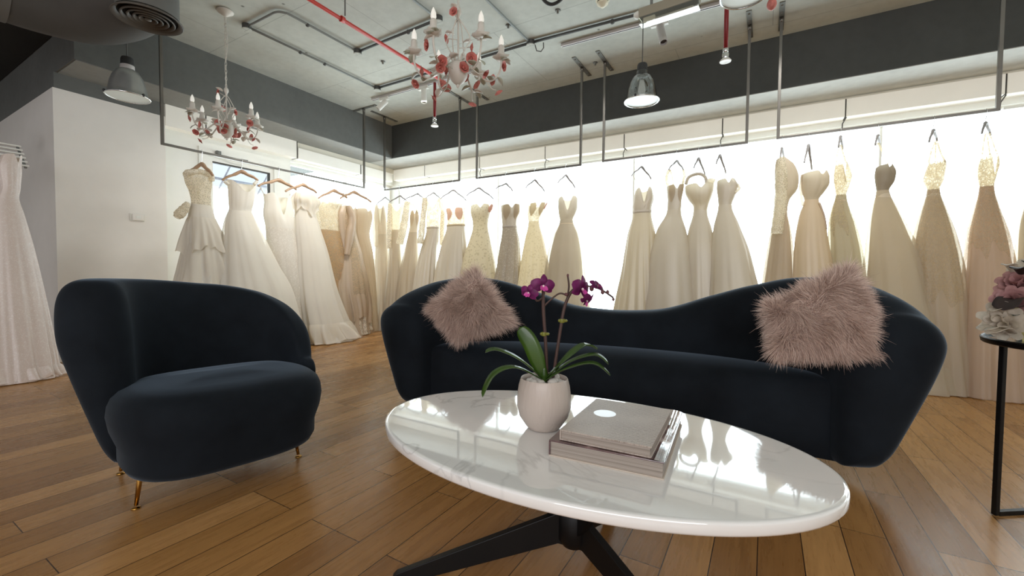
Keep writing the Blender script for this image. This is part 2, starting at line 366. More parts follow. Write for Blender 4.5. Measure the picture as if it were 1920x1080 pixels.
# ------------------------------------------------------------------ geometry helpers
class MB:
    def __init__(s): s.v = []; s.f = []
    def add(s, vs, fs):
        o = len(s.v); s.v += [V(p) for p in vs]; s.f += [tuple(i+o for i in f) for f in fs]; return s
    def box(s, a, b):
        x0, y0, z0 = a; x1, y1, z1 = b
        return s.add([(x0, y0, z0), (x1, y0, z0), (x1, y1, z0), (x0, y1, z0), (x0, y0, z1), (x1, y0, z1), (x1, y1, z1), (x0, y1, z1)],
                     [(0, 3, 2, 1), (4, 5, 6, 7), (0, 1, 5, 4), (1, 2, 6, 5), (2, 3, 7, 6), (3, 0, 4, 7)])
    def obox(s, c, ex, ey, ez, hx, hy, hz):
        c, ex, ey, ez = V(c), V(ex), V(ey), V(ez)
        vs = [c+ex*(hx*i)+ey*(hy*j)+ez*(hz*k) for k in (-1, 1) for j in (-1, 1) for i in (-1, 1)]
        return s.add(vs, [(0, 2, 3, 1), (4, 5, 7, 6), (0, 1, 5, 4), (1, 3, 7, 5), (3, 2, 6, 7), (2, 0, 4, 6)])
    def tube(s, pts, r, n=8, cap=True, closed=False):
        pts = [V(p) for p in pts]; N = len(pts)
        rs = r if isinstance(r, (list, tuple)) else [r]*N
        prev = None; vs = []; fs = []
        for i, p in enumerate(pts):
            if closed: t = pts[(i+1) % N]-pts[i-1]
            else: t = pts[min(i+1, N-1)]-pts[max(i-1, 0)]
            t = t.normalized() if t.length > 1e-9 else V((0, 0, 1))
            if prev is None:
                a = V((0, 0, 1)) if abs(t.z) < .9 else V((1, 0, 0))
                prev = t.cross(a).normalized()
            prev = (prev - t*prev.dot(t)); prev = prev.normalized() if prev.length > 1e-6 else t.orthogonal().normalized()
            q = t.cross(prev)
            for k in range(n):
                an = 2*pi*k/n; vs.append(p+(prev*cos(an)+q*sin(an))*rs[i])
        for i in range(N if closed else N-1):
            j = (i+1) % N
            for k in range(n): fs.append((i*n+k, i*n+(k+1) % n, j*n+(k+1) % n, j*n+k))
        if cap and not closed:
            fs.append(tuple(range(n-1, -1, -1))); fs.append(tuple((N-1)*n+k for k in range(n)))
        return s.add(vs, fs)
    def lathe(s, prof, n=24, c=(0, 0, 0), ax=None, wob=None, cap0=False, cap1=False):
        """prof: (r, h) along axis ax from c"""
        c = V(c); ax = V(ax).normalized() if ax is not None else V((0, 0, 1))
        a = ax.orthogonal().normalized() if abs(ax.z) < .999 else V((1, 0, 0)); b = ax.cross(a)
        vs = []; fs = []
        for i, (r, h) in enumerate(prof):
            for k in range(n):
                an = 2*pi*k/n; rr = r*(wob(an, i) if wob else 1)
                vs.append(c+ax*h+(a*cos(an)+b*sin(an))*rr)
        for i in range(len(prof)-1):
            for k in range(n): fs.append((i*n+k, i*n+(k+1) % n, (i+1)*n+(k+1) % n, (i+1)*n+k))
        if cap0: fs.append(tuple(range(n-1, -1, -1)))
        if cap1: fs.append(tuple((len(prof)-1)*n+k for k in range(n)))
        return s.add(vs, fs)
    def ball(s, c, r, n=10, sc=(1, 1, 1), jit=0, rnd=None):
        vs = []; fs = []; m_ = max(5, n//2+1)
        for i in range(m_+1):
            ph = pi*i/m_
            for k in range(n):
                an = 2*pi*k/n; j = 1+(rnd.uniform(-jit, jit) if rnd else 0)
                vs.append(V((c[0]+r*sc[0]*sin(ph)*cos(an)*j, c[1]+r*sc[1]*sin(ph)*sin(an)*j, c[2]+r*sc[2]*cos(ph)*j)))
        for i in range(m_):
            for k in range(n): fs.append((i*n+k, (i+1)*n+k, (i+1)*n+(k+1) % n, i*n+(k+1) % n))
        return s.add(vs, fs)
    def grid(s, rows, closed=True, cap0=False, cap1=False):
        n = len(rows[0]); vs = [p for r in rows for p in r]; fs = []
        for i in range(len(rows)-1):
            for k in range(n if closed else n-1):
                fs.append((i*n+k, i*n+(k+1) % n, (i+1)*n+(k+1) % n, (i+1)*n+k))
        if cap0: fs.append(tuple(range(n-1, -1, -1)))
        if cap1: fs.append(tuple((len(rows)-1)*n+k for k in range(n)))
        return s.add(vs, fs)
    def prism(s, poly, z0, z1):
        n = len(poly); vs = [(x, y, z0) for x, y in poly]+[(x, y, z1) for x, y in poly]
        fs = [tuple(range(n-1, -1, -1)), tuple(range(n, 2*n))]+[(i, (i+1) % n, n+(i+1) % n, n+i) for i in range(n)]
        return s.add(vs, fs)
    def build(s, name, mat, parent=None, smooth=True, bevel=0, origin=None, angle=None, thick=0):
        me = bpy.data.meshes.new(name)
        if origin is None:
            origin = parent.location if (parent is not None and parent.get('_world')) else V((0, 0, 0))
            if parent is not None and parent.parent is not None and parent.get('_off'):
                origin = V(parent['_off'])
        origin = V(origin)
        me.from_pydata([tuple(p-origin) for p in s.v], [], s.f)
        bm = bmesh.new(); bm.from_mesh(me)
        bmesh.ops.recalc_face_normals(bm, faces=bm.faces[:])
        bm.to_mesh(me); bm.free()
        if smooth:
            for p in me.polygons: p.use_smooth = True
        me.materials.append(mat)
        o = bpy.data.objects.new(name, me); col.objects.link(o)
        if parent is not None: o.parent = parent
        else: o.location = origin
        if bevel:
            b = o.modifiers.new('bevel', 'BEVEL'); b.width = bevel; b.segments = 2; b.limit_method = 'ANGLE'; b.angle_limit = R(40)
        if thick:
            t = o.modifiers.new('thickness', 'SOLIDIFY'); t.thickness = thick; t.offset = 0
        if smooth and angle:
            mod_edges(o, angle)
        return o

def mod_edges(o, ang):
    bm = bmesh.new(); bm.from_mesh(o.data)
    for e in bm.edges:
        if len(e.link_faces) == 2 and e.calc_face_angle(0) > R(ang): e.smooth = False
    bm.to_mesh(o.data); bm.free()

def tag(o, label=None, cat=None, group=None, kind=None):
    if label: o['label'] = label
    if cat: o['category'] = cat
    if group: o['group'] = group
    if kind: o['kind'] = kind
    return o
def thing(name, label, cat, loc=(0, 0, 0), group=None, world=True):
    """empty at a thing's base; its parts are given in world coordinates when world is set"""
    o = bpy.data.objects.new(name, None); col.objects.link(o); o.location = loc
    o.empty_display_size = .05
    tag(o, label, cat, group)
    if world: o['_world'] = 1
    return o
def sub(mb, name, mat, part, root, **kw):
    """a sub-part: child of a part (part sits at its root's origin)"""
    return mb.build(name, mat, part, origin=(root.location if root.get('_world') else (0, 0, 0)), **kw)
def struct(mb, name, mat, smooth=False, **kw):
    return tag(mb.build(name, mat, smooth=smooth, **kw), kind='structure')
def copy_tree(o, parent=None):
    c = o.copy(); col.objects.link(c)
    if parent is not None: c.parent = parent
    for ch in list(o.children): copy_tree(ch, c)
    return c
def smooth_interp(xs, ys, x):
    if x <= xs[0]: return ys[0]
    if x >= xs[-1]: return ys[-1]
    n = len(xs)
    for i in range(n-1):
        if xs[i] <= x <= xs[i+1]: break
    def sl(j):
        if j <= 0: return (ys[1]-ys[0])/(xs[1]-xs[0])
        if j >= n-1: return (ys[-1]-ys[-2])/(xs[-1]-xs[-2])
        a = (ys[j]-ys[j-1])/(xs[j]-xs[j-1]); b = (ys[j+1]-ys[j])/(xs[j+1]-xs[j])
        return 0 if a*b <= 0 else 2*a*b/(a+b)
    h = xs[i+1]-xs[i]; t = (x-xs[i])/h; t2 = t*t; t3 = t2*t
    return (2*t3-3*t2+1)*ys[i]+(t3-2*t2+t)*h*sl(i)+(-2*t3+3*t2)*ys[i+1]+(t3-t2)*h*sl(i+1)
def catmull(pts, n=6):
    pts = [V(p) for p in pts]; out = []
    for i in range(len(pts)-1):
        p0 = pts[max(i-1, 0)]; p1 = pts[i]; p2 = pts[i+1]; p3 = pts[min(i+2, len(pts)-1)]
        for k in range(n):
            t = k/n; out.append(.5*((2*p1)+(p2-p0)*t+(2*p0-5*p1+4*p2-p3)*t*t+(3*p1-p0-3*p2+p3)*t**3))
    out.append(pts[-1]); return out
FILL, AMB, EXPO, SPOT = 115, .6, 0.36, 6
# ------------------------------------------------------------------ the room
CEIL = 3.3; SOF = 2.775
XB, YB = -5.35, 5.13           # faces of the two downstand beams
struct(MB().box((-9, -4.5, -.1), (4.3, 6.0, 0)), 'floor', M['floor'])
struct(MB().box((-9, -4.5, CEIL), (4.3, 6.3, CEIL+.1)), 'ceiling', M['ceil'])
struct(MB().box((-9, 1.356, SOF), (XB, YB, CEIL)), 'trim_1', M['beam_l'])
struct(MB().box((XB-.5, YB, SOF), (4.3, 6.3, CEIL)), 'trim_2', M['beam'])
# partition column on the left, white below a grey band
struct(MB().box((XB-.55, YB+.01, SOF-.006), (4.2, 5.8, SOF)), 'trim_6', M['soffit'])
struct(MB().box((-5.99, 1.37, SOF-.006), (XB-.01, YB, SOF)), 'trim_7', M['soffit_l'])
struct(MB().box((-9, -4.5, 3.12), (XB, 1.35, CEIL)), 'ceiling_panel', M['dark_ceil'])  # lowered panel in a dark tone covers the ceiling here
struct(MB().box((-9, 1.33, 0), (-5.86, 2.215, 2.625)), 'wall_partition', M['wall'])
struct(MB().box((-9, 1.34, 2.625), (-5.865, 2.21, SOF)), 'trim_3', M['beam_l'])
# left wall with glazed door and side window
w = MB()
w.box((-6.2, 2.215, 0), (-6.0, 2.6, SOF)); w.box((-6.2, 2.6, 2.42), (-6.0, 3.62, SOF))
w.box((-6.2, 3.62, 0), (-6.0, 3.78, SOF)); w.box((-6.2, 3.78, 2.5), (-6.0, 5.9, SOF)); w.box((-6.2, 3.78, 0), (-6.0, 5.9, .12))
struct(w, 'wall_left', M['trimw'])
w = MB()
w.box((-6.2, 5.8, 2.5), (4.3, 5.95, SOF)); w.box((-6.2, 5.8, 0), (4.3, 5.95, .12)); w.box((-6.2, 5.8, .12), (-5.9, 5.95, 2.5))
struct(w, 'wall_back', M['trimw'])
struct(MB().box((4.2, -4.5, 0), (4.3, 5.8, CEIL)), 'wall_right', M['wallr'])
struct(MB().box((-9.1, -4.5, 0), (-9, 1.33, CEIL)), 'wall_far_left', M['wallr'])
struct(MB().box((-5.9, 5.785, 0), (4.2, 5.8, .125)), 'shade_strip_back', M['base'])  # dark strip added as the shade behind the gown hems
# door
d1 = MB()
d1.box((-6.08, 2.6, 0), (-5.98, 2.70, 2.42)); d1.box((-6.08, 3.53, 0), (-5.98, 3.62, 2.42)); d1.box((-6.08, 2.7, 2.33), (-5.98, 3.53, 2.42))
d1.box((-6.06, 2.7, 0), (-6.0, 2.76, 2.33)); d1.box((-6.06, 3.47, 0), (-6.0, 3.53, 2.33)); d1.box((-6.06, 2.76, 2.265), (-6.0, 3.47, 2.33)); d1.box((-6.06, 2.76, 0), (-6.0, 3.47, .12))
door = struct(d1, 'door_1', M['trimw'])
MB().box((-6.035, 2.76, .12), (-6.025, 3.47, 2.265)).build('pane', M['glass'], door, smooth=False)
g = MB(); g.box((-6.04, 2.755, 2.252), (-5.995, 3.475, 2.268)); g.box((-6.04, 3.463, .12), (-5.995, 3.478, 2.262)); g.build('gasket', M['seam'], door, smooth=False)
c = MB().box((-5.998, 2.78, 2.345), (-5.94, 2.83, 2.40)); c.tube([(-5.95, 2.8, 2.35), (-5.9, 3.0, 2.335), (-5.88, 3.12, 2.34)], .011, 6); c.build('door_closer', M['galv'], door)
# windows: glass and slim white mullions
def window(name, axis, a, b, z0, z1, pos, mull, fw=.035):
    f = MB()
    def bx(u0, u1, za, zb, t0=-.03, t1=.03):
        if axis == 'x': f.box((u0, pos+t0, za), (u1, pos+t1, zb))
        else: f.box((pos+t0, u0, za), (pos+t1, u1, zb))
    bx(a, b, z0, z0+fw); bx(a, b, z1-fw, z1)
    for u in [a+fw/2]+mull+[b-fw/2]: bx(u-fw/2, u+fw/2, z0+fw, z1-fw)
    wn = struct(f, name, M['trimw'])
    p = MB()
    if axis == 'x': p.box((a, pos-.004, z0+fw), (b, pos+.004, z1-fw))
    else: p.box((pos-.004, a, z0+fw), (pos+.004, b, z1-fw))
    p.build('pane', M['glass'], wn, smooth=False)
window('window_1', 'x', -5.9, 4.2, .12, 2.5, 5.87, [-3.72, -1.56, 1.0, 3.2], .022)
window('window_2', 'y', 3.78, 5.8, .12, 2.5, -6.1, [4.8])
# hazy daylight outside and an awning over the door
struct(MB().add([(-9, 7.6, -.6), (6.5, 7.6, -.6), (6.5, 7.6, 4.2), (-9, 7.6, 4.2)], [(0, 1, 2, 3)]), 'sky_backdrop', M['sky'])
struct(MB().add([(-8.2, 2.3, -.6), (-8.2, 7.6, -.6), (-8.2, 7.6, 4.2), (-8.2, 2.3, 4.2)], [(0, 1, 2, 3)]), 'sky_backdrop_side', M['sky'])
aw = struct(MB().add([(-6.9, 2.4, 2.12), (-6.9, 3.92, 2.12), (-6.35, 3.92, 2.75), (-6.35, 2.4, 2.75)], [(0, 1, 2, 3)]), 'outside_awning', M['awning'])
b = MB()
for y in (2.7, 3.25, 3.8): b.tube([(-6.9, y, 2.10), (-6.35, y+.05, 2.70)], .012, 6)
b.tube([(-6.7, 2.4, 2.2), (-6.7, 3.92, 2.2)], .02, 6); b.build('awning_bar', M['awbar'], aw)
# reveal strips above the blind boxes
struct(MB().box((-5.9, 5.685, 2.745), (4.2, 5.8, SOF)), 'trim_4', M['cream'])
struct(MB().box((-6.0, 3.815, 2.69), (-5.9, 5.7, SOF)), 'trim_5', M['cream'])

# blind boxes: one thing each
def blind_box(x0, x1, lab):
    t = thing('blind_box', lab, 'blind box', ((x0+x1)/2, 5.65, 2.56), 'pale blind boxes along the window wall')
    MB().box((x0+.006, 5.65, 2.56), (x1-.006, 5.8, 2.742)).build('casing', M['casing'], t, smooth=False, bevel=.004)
    MB().box((x1-.006, 5.656, 2.56), (x1+.004, 5.79, 2.742)).build('joint', M['seam'], t, smooth=False)
    b = MB().box((x0+.01, 5.72, 2.44), (x1-.01, 5.735, 2.462)); b.build('bottom_bar', M['trimw'], t, smooth=False)
    if x0 > -4.3:
        MB().tube([(x0+.01, 5.68, 2.56), (x0-.02, 5.69, 2.50), (x0-.02, 5.7, 2.45)], .006, 5).build('pull_cord', M['cable'], t)
js = [-5.86, -5.108, -3.955, -2.80, -1.645, -.48, .675, 1.83, 2.98, 4.15]
names = ['the corner of the two window walls', 'the first suspended rail from the corner', 'the gap between the first two suspended rails',
         'the second suspended rail from the corner', 'the clear window gap beside the third rail', 'the right end of the third suspended rail',
         'the left end of the rightmost suspended rail', 'the right end of the rightmost rail', 'the edge of the picture on the right']
for i in range(9):
    blind_box(js[i], js[i+1], 'pale window blind box above ' + names[i])
t = thing('blind_box', 'deep white blind box over the glazed door, nearest the partition wall', 'blind box', (-5.93, 3, 2.53), 'white blind boxes on the left wall')
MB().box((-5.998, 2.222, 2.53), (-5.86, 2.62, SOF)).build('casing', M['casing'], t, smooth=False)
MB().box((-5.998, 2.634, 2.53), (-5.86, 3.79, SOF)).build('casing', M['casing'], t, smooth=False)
j = MB().box((-5.99, 2.62, 2.535), (-5.864, 2.634, SOF)); j.box((-5.99, 3.79, 2.53), (-5.858, 3.802, SOF)); j.build('joint', M['seam'], t, smooth=False)
t = thing('blind_box', 'slim white blind box on the left wall between door and corner', 'blind box', (-5.93, 4.4, 2.53), 'white blind boxes on the left wall')
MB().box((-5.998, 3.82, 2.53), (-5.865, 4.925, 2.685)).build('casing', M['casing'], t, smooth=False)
MB().box((-5.99, 4.925, 2.53), (-5.862, 4.938, 2.685)).build('joint', M['seam'], t, smooth=False)
t = thing('blind_box', 'short white blind box on the left wall right in the corner', 'blind box', (-5.93, 5.3, 2.53), 'white blind boxes on the left wall')
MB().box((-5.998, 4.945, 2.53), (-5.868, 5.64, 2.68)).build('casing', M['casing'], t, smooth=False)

# thermostat on the partition
t = thing('thermostat', 'small square white thermostat on the white partition wall', 'thermostat', (-5.86, 1.947, 1.464))
MB().box((-5.86, 1.885, 1.425), (-5.848, 2.01, 1.505)).build('back_plate', M['white_plastic'], t, smooth=False, bevel=.004)
MB().box((-5.848, 1.90, 1.432), (-5.835, 2.0, 1.498)).build('cover', M['wall'], t, smooth=False, bevel=.005)
MB().box((-5.835, 1.93, 1.452), (-5.832, 1.97, 1.482)).build('display', M['trimw'], t, smooth=False)

# ------------------------------------------------------------------ suspended rails
def rail(name, lab, p0, p1, z, plate_dir):
    p0, p1 = V(p0), V(p1); e = (p1-p0).normalized(); n = V(plate_dir)
    t = thing('hanging_rail', lab, 'clothes rail', ((p0.x+p1.x)/2, (p0.y+p1.y)/2, z), 'suspended steel clothes rails')
    up = V((0, 0, 1))
    for p in (p0, p1):
        rod = MB().obox((p.x, p.y, (CEIL-.006+z)/2), e, n, up, .0125, .0125, (CEIL-.006-z)/2)
        rod.build('rod', M['steel'], t, smooth=False, bevel=.002)
        pl = MB().obox((p.x, p.y, CEIL-.004), e, n, up, .022, .255, .004)
        plo = pl.build('ceiling_plate', M['zinc'], t, smooth=False)
        s = MB()
        for k in (-.21, -.09, .21): s.lathe([(.011, 0), (.011, -.006), (.0, -.009)], 8, tuple(p+n*k+V((0, 0, CEIL-.008-p.z))))
        s.obox((p.x, p.y, CEIL-.03), e, n, up, .014, .014, .024)
        sub(s, 'bolt', M['steel'], plo, t)
    bar = MB().obox(((p0.x+p1.x)/2, (p0.y+p1.y)/2, z), e, n, up, (p1-p0).length/2+.0125, .0115, .0115)
    bar.build('bar', M['steel'], t, smooth=False, bevel=.002)
YR, XR = 4.757, -5.133
RZ = 2.17
rail('a', 'long suspended steel clothes rail along the left wall in front of the door', (XR, 1.915, 0), (XR, 4.375, 0), 2.14, (1, 0, 0))
rail('b', 'suspended steel clothes rail nearest the room corner on the window wall', (-5.118, YR, 0), (-3.665, YR, 0), RZ, (0, 1, 0))
rail('c', 'suspended steel clothes rail second from the corner, behind the near chandelier', (-3.372, YR, 0), (-1.893, YR, 0), RZ, (0, 1, 0))
rail('d', 'suspended steel clothes rail behind the clear pendant lamp', (-1.618, YR, 0), (-.19, YR, 0), RZ+.01, (0, 1, 0))
rail('e', 'rightmost suspended steel clothes rail, over the peach and ivory gowns', (.068, YR, 0), (1.5, YR, 0), RZ+.015, (0, 1, 0))

# ------------------------------------------------------------------ ceiling services
def conduit(pts, lab, r=.011, mat='galv', clips=()):
    t = thing('conduit', lab, 'conduit pipe', pts[0], 'grey ceiling conduits')
    MB().tube(pts, r, 8).build('pipe', M[mat], t)
    for c_ in clips:
        MB().ball((c_[0], c_[1], c_[2]-.006), r*1.8, 8, (1, 1, .9)).build('clip', M['conduit_d'], t)
ZC = 3.278
bend = [(-4.40, 2.35, ZC), (-4.05, 2.35, ZC), (-3.93, 2.355, ZC), (-3.875, 2.40, ZC), (-3.86, 2.50, ZC), (-3.86, 3.18, ZC)]
conduit(catmull(bend, 5), 'grey conduit bent round a corner beside the far chandelier cable', clips=[(-3.862, 2.62, ZC)])
conduit([(-4.41, 2.37, ZC), (-4.40, 3.93, ZC)], 'straight grey conduit on the ceiling nearest the left beam', clips=[(-4.405, 2.9, ZC), (-4.405, 3.2, ZC)])
conduit([(-3.84, 3.21, ZC), (-2.73, 3.18, ZC)], 'dark conduit crossing under the red sprinkler pipe, ending above the near chandelier', .013, 'conduit_d', [(-3.1, 3.19, ZC)])
conduit([(-4.36, 3.96, ZC), (-2.18, 3.972, ZC)], 'dark ceiling conduit behind the near chandelier, from the corner box to the hook box', .014, 'conduit_d')
conduit([(-2.705, 1.9, ZC), (-2.708, 3.15, ZC)], 'grey conduit running to the box just above the near chandelier')
conduit([(-2.155, 1.9, ZC), (-2.15, 3.94, ZC)], 'grey conduit right of the near chandelier, running to the hook box')
conduit([(-2.12, 3.972, ZC), (-1.07, 4.03, ZC), (1.0, 4.13, ZC)], 'dark ceiling conduit passing behind the emergency light', .014, 'conduit_d', [(-1.3, 4.015, ZC), (-.72, 4.048, ZC)])
def jbox(p, lab, hook=False):
    t = thing('ceiling_junction_box', lab, 'junction box', p, 'ceiling junction boxes')
    MB().lathe([(.0, .022), (.042, .022), (.042, -.022), (.0, -.024)], 14, p).build('body', M['conduit_d'], t, angle=40)
    MB().lathe([(.045, -.024), (.045, -.032), (0, -.034)], 14, p).build('cover', M['ceil'], t, angle=40)
    if hook:
        a = V(p)
        MB().tube([a+V((.04, .02, -.02)), a+V((.045, .05, -.07)), a+V((.09, .06, -.085)), a+V((.125, .05, -.06)), a+V((.125, .045, -.01))], .006, 6).build('cable_loop', M['cable'], t)
jbox((-4.42, 2.35, ZC), 'dark junction box where the far chandelier cable enters the conduit')
jbox((-3.86, 3.21, ZC), 'dark junction box beside the red sprinkler pipe')
jbox((-4.39, 3.96, ZC), 'dark junction box in the ceiling corner by the white spotlights')
jbox((-2.708, 3.18, ZC), 'dark junction box just above the near chandelier bulbs')
jbox((-2.148, 3.972, ZC), 'junction box with a loose cable loop right of the near chandelier', True)

# red sprinkler main with its hanger, and the drops
zr = 3.06
def rp(px, py): return at(px, py, 'z', zr)
t = thing('sprinkler_pipe', 'long red sprinkler pipe along the ceiling above the near chandelier', 'sprinkler pipe', (-3.2, 2.2, zr))
xr = rp(757, 106).x
MB().tube([(xr+.02, .6, zr), (xr, rp(590, 0).y, zr), (xr-.02, 3.78, zr)], .017, 10).build('pipe', M['red'], t)
h = rp(647, 34)
MB().tube([(h.x, h.y, zr+.02), (h.x, h.y, CEIL)], .006, 6).build('hanger_rod', M['cable'], t)
MB().lathe([(.026, -.016), (.026, .016), (.02, .016), (.02, -.016), (.026, -.016)], 12, (xr, h.y, zr), (0, 1, 0)).build('hanger_ring', M['red'], t)
def drop(px, ytop, ybot, yw, lab, ztop):
    a = at(px, ybot, 'y', yw); x, y, z = a
    t = thing('ceiling_sprinkler_drop', lab, 'sprinkler', (x, y, z), 'red sprinkler drops')
    MB().tube([(x, y, z+.075), (x, y, ztop)], .017, 10).build('pipe', M['dred'], t)
    MB().lathe([(.022, .10), (.024, .09), (.022, .075), (.018, .07)], 12, (x, y, z)).build('collar', M['chrome'], t)
    MB().lathe([(.018, .072), (.026, .06), (.026, .02), (.024, .018)], 14, (x, y, z)).build('cup', M['chrome'], t)
    MB().lathe([(0, .018), (.03, .022), (.044, .006), (.042, 0), (0, .002)], 18, (x, y, z)).build('escutcheon', M['white_plastic'], t, angle=40)
drop(815, 150, 237, 3.80, 'red sprinkler drop hanging just below the near chandelier', zr-.01)
drop(1360, 30, 116, 3.83, 'red sprinkler drop with white head right of the clear pendant lamp', CEIL)
t = thing('hanging_glass_drop', 'pink glass drop peeking in at the top edge beside the cut-off pendant', 'hanging ornament', tuple(dep(1447, 8, 2.5)))
q = dep(1447, 8, 2.5)
MB().ball(q, .026, 12, (1, 1, 1.3)).build('drop', M['rose'], t)
MB().tube([q+V((0, 0, .03)), (q.x, q.y, CEIL)], .003, 5).build('wire', M['cable'], t)

# track lights
def track(a, b, lab):
    t = thing('light_track', lab, 'lighting track', a, 'white ceiling light tracks')
    a, b = V(a), V(b); e = (b-a).normalized(); n = V((-e.y, e.x, 0)); L = (b-a).length/2; c_ = (a+b)/2
    MB().obox((c_.x, c_.y, CEIL-.016), e, n, (0, 0, 1), L, .018, .016).build('profile', M['trackw'], t, smooth=False, bevel=.003)
    MB().obox((c_.x, c_.y, CEIL-.033), e, n, (0, 0, 1), L-.01, .004, .0015).build('slot', M['seam'], t, smooth=False)
    return t
track((-1.9, 4.19, 0), (1.2, 4.28, 0), 'long white light track running behind the emergency light')
track((-4.75, 4.19, 0), (-3.0, 4.2, 0), 'white light track near the corner behind the near chandelier')
def spot(p, d, lab, L=.16, r=.036, mat='white_plastic'):
    p = V(p); d = V(d).normalized()
    t = thing('spotlight', lab, 'spotlight', tuple(p), 'track spotlights')
    MB().box((p.x-.09, p.y-.02, CEIL-.075), (p.x+.07, p.y+.02, CEIL-.034)).build('adapter', M['white_plastic'], t, smooth=False, bevel=.004)
    j = p+V((0, 0, CEIL-.10-p.z))
    MB().tube([p+V((0, 0, CEIL-.06-p.z)), j], .009, 8).build('stem', M['white_plastic'], t)
    MB().lathe([(0, -.03), (r*.9, -.028), (r, -.02), (r, L-.03), (r*.9, L-.024), (r*.86, L-.05), (0, L-.05)], 20, tuple(j), d).build('head', M[mat], t, angle=40)
    MB().lathe([(0, L-.046), (r*.8, L-.047)], 16, tuple(j), d).build('lens', M['dark_plastic'], t)
spot((-4.5, 4.19, 0), (-.45, -.5, -.75), 'white track spotlight tilted sideways, nearest the corner')
spot((-3.80, 4.19, 0), (.05, -.05, -1), 'white track spotlight pointing straight down beside the sprinkler drop', .17)
s0 = at(1238, 40, 'y', 4.2)
spot((s0.x, 4.22, 0), (.25, -.3, -1), 'grey track spotlight hanging below the emergency light', .2, .036, 'trackw')

# emergency light
a = at(1200, 44, 'z', 3.02); b = at(1312, 8, 'z', 3.02)
e = (b-a); e.z = 0; L = e.length; e.normalize(); n = V((-e.y, e.x, 0)); c_ = (a+b)/2
t = thing('ceiling_emergency_light', 'boxy emergency light with clear acrylic cover under the ceiling', 'emergency light', tuple(c_))
MB().obox(c_+V((0, 0, .065)), e, n, (0, 0, 1), L/2, .045, .038).build('housing', M['box_beige'], t, smooth=False, bevel=.006)
MB().obox(c_+V((0, 0, 0)), e, n, (0, 0, 1), L/2, .045, .027).build('cover', M['acrylic'], t, smooth=False, bevel=.006)
MB().tube([c_-e*(L*.32), c_+e*(L*.40)], .011, 8).build('tube_lamp', M['tube'], t)
MB().obox(c_-e*(L*.32), e, n, (0, 0, 1), L*.1, .032, .018).build('lamp_holder', M['white_plastic'], t, smooth=False)
MB().tube([c_-e*(L*.3)+V((0, 0, .1)), (c_.x-e.x*L*.3, c_.y-e.y*L*.3, CEIL)], .012, 8).build('rod', M['galv'], t)
MB().tube([c_+e*(L*.3)+V((0, 0, .1)), (c_.x+e.x*L*.3, c_.y+e.y*L*.3, CEIL)], .012, 8).build('rod', M['galv'], t)
MB().ball(c_-e*(L*.5+.02)+V((0, 0, .075)), .034, 12, (1.1, 1, .9)).build('end_cap', M['white_plastic'], t)

# smoke detector
p = at(1130, 6, 'z', 3.22)
t = thing('smoke_detector', 'round cream smoke detector with dark slots on the ceiling', 'smoke detector', tuple(p))
MB().lathe([(0, .08), (.062, .08), (.062, .05), (.058, .045)], 24, p).build('base', M['cream_plastic'], t, angle=40)
MB().lathe([(.052, .046), (.052, .03)], 24, p).build('slot', M['dark_plastic'], t)
MB().lathe([(.058, .032), (.06, .022), (.05, .012), (.046, .012)], 24, p).build('ring', M['cream_plastic'], t, angle=40)
MB().lathe([(.044, .014), (.044, .0)], 24, p).build('slot', M['dark_plastic'], t)
MB().lathe([(.05, .002), (.048, -.008), (.03, -.022), (.018, -.034), (0, -.036)], 24, p).build('cap', M['cream_plastic'], t, angle=40)

# black cable loop and small ceiling anchors
q = at(1046, 3, 'z', 3.2)
t = MB().tube(catmull([q+V((-.10, -.28, .09)), q+V((-.10, -.10, .01)), q+V((-.06, -.01, -.01)), q+V((.03, -.01, 0)), q+V((.10, -.08, .02)), q+V((.12, -.28, .09))], 6), .014, 8).build('hanging_cable_loop', M['black_cable'], origin=tuple(q))
tag(t, 'black cable loop hanging from the ceiling left of the smoke detector', 'cable')
def anchor(px, py, lab):
    p = at(px, py, 'z', CEIL)
    t = thing('ceiling_anchor', lab, 'ceiling anchor', tuple(p), 'small metal ceiling anchors')
    MB().lathe([(.02, 0), (.02, -.008), (.012, -.01), (.012, -.03), (0, -.032)], 10, p).build('stud', M['zinc'], t)
    MB().lathe([(.026, -.0), (.026, -.004), (.02, -.004)], 12, p).build('washer', M['conduit_d'], t)
anchor(1046, 19, 'small metal ceiling anchor just below the black cable loop')
anchor(953, 47, 'small metal ceiling anchor beside the conduit right of the near chandelier')
anchor(718, 115, 'small dark ceiling anchor left of the red sprinkler pipe')
anchor(1116, 117, 'dark ceiling anchor between two steel rail plates')

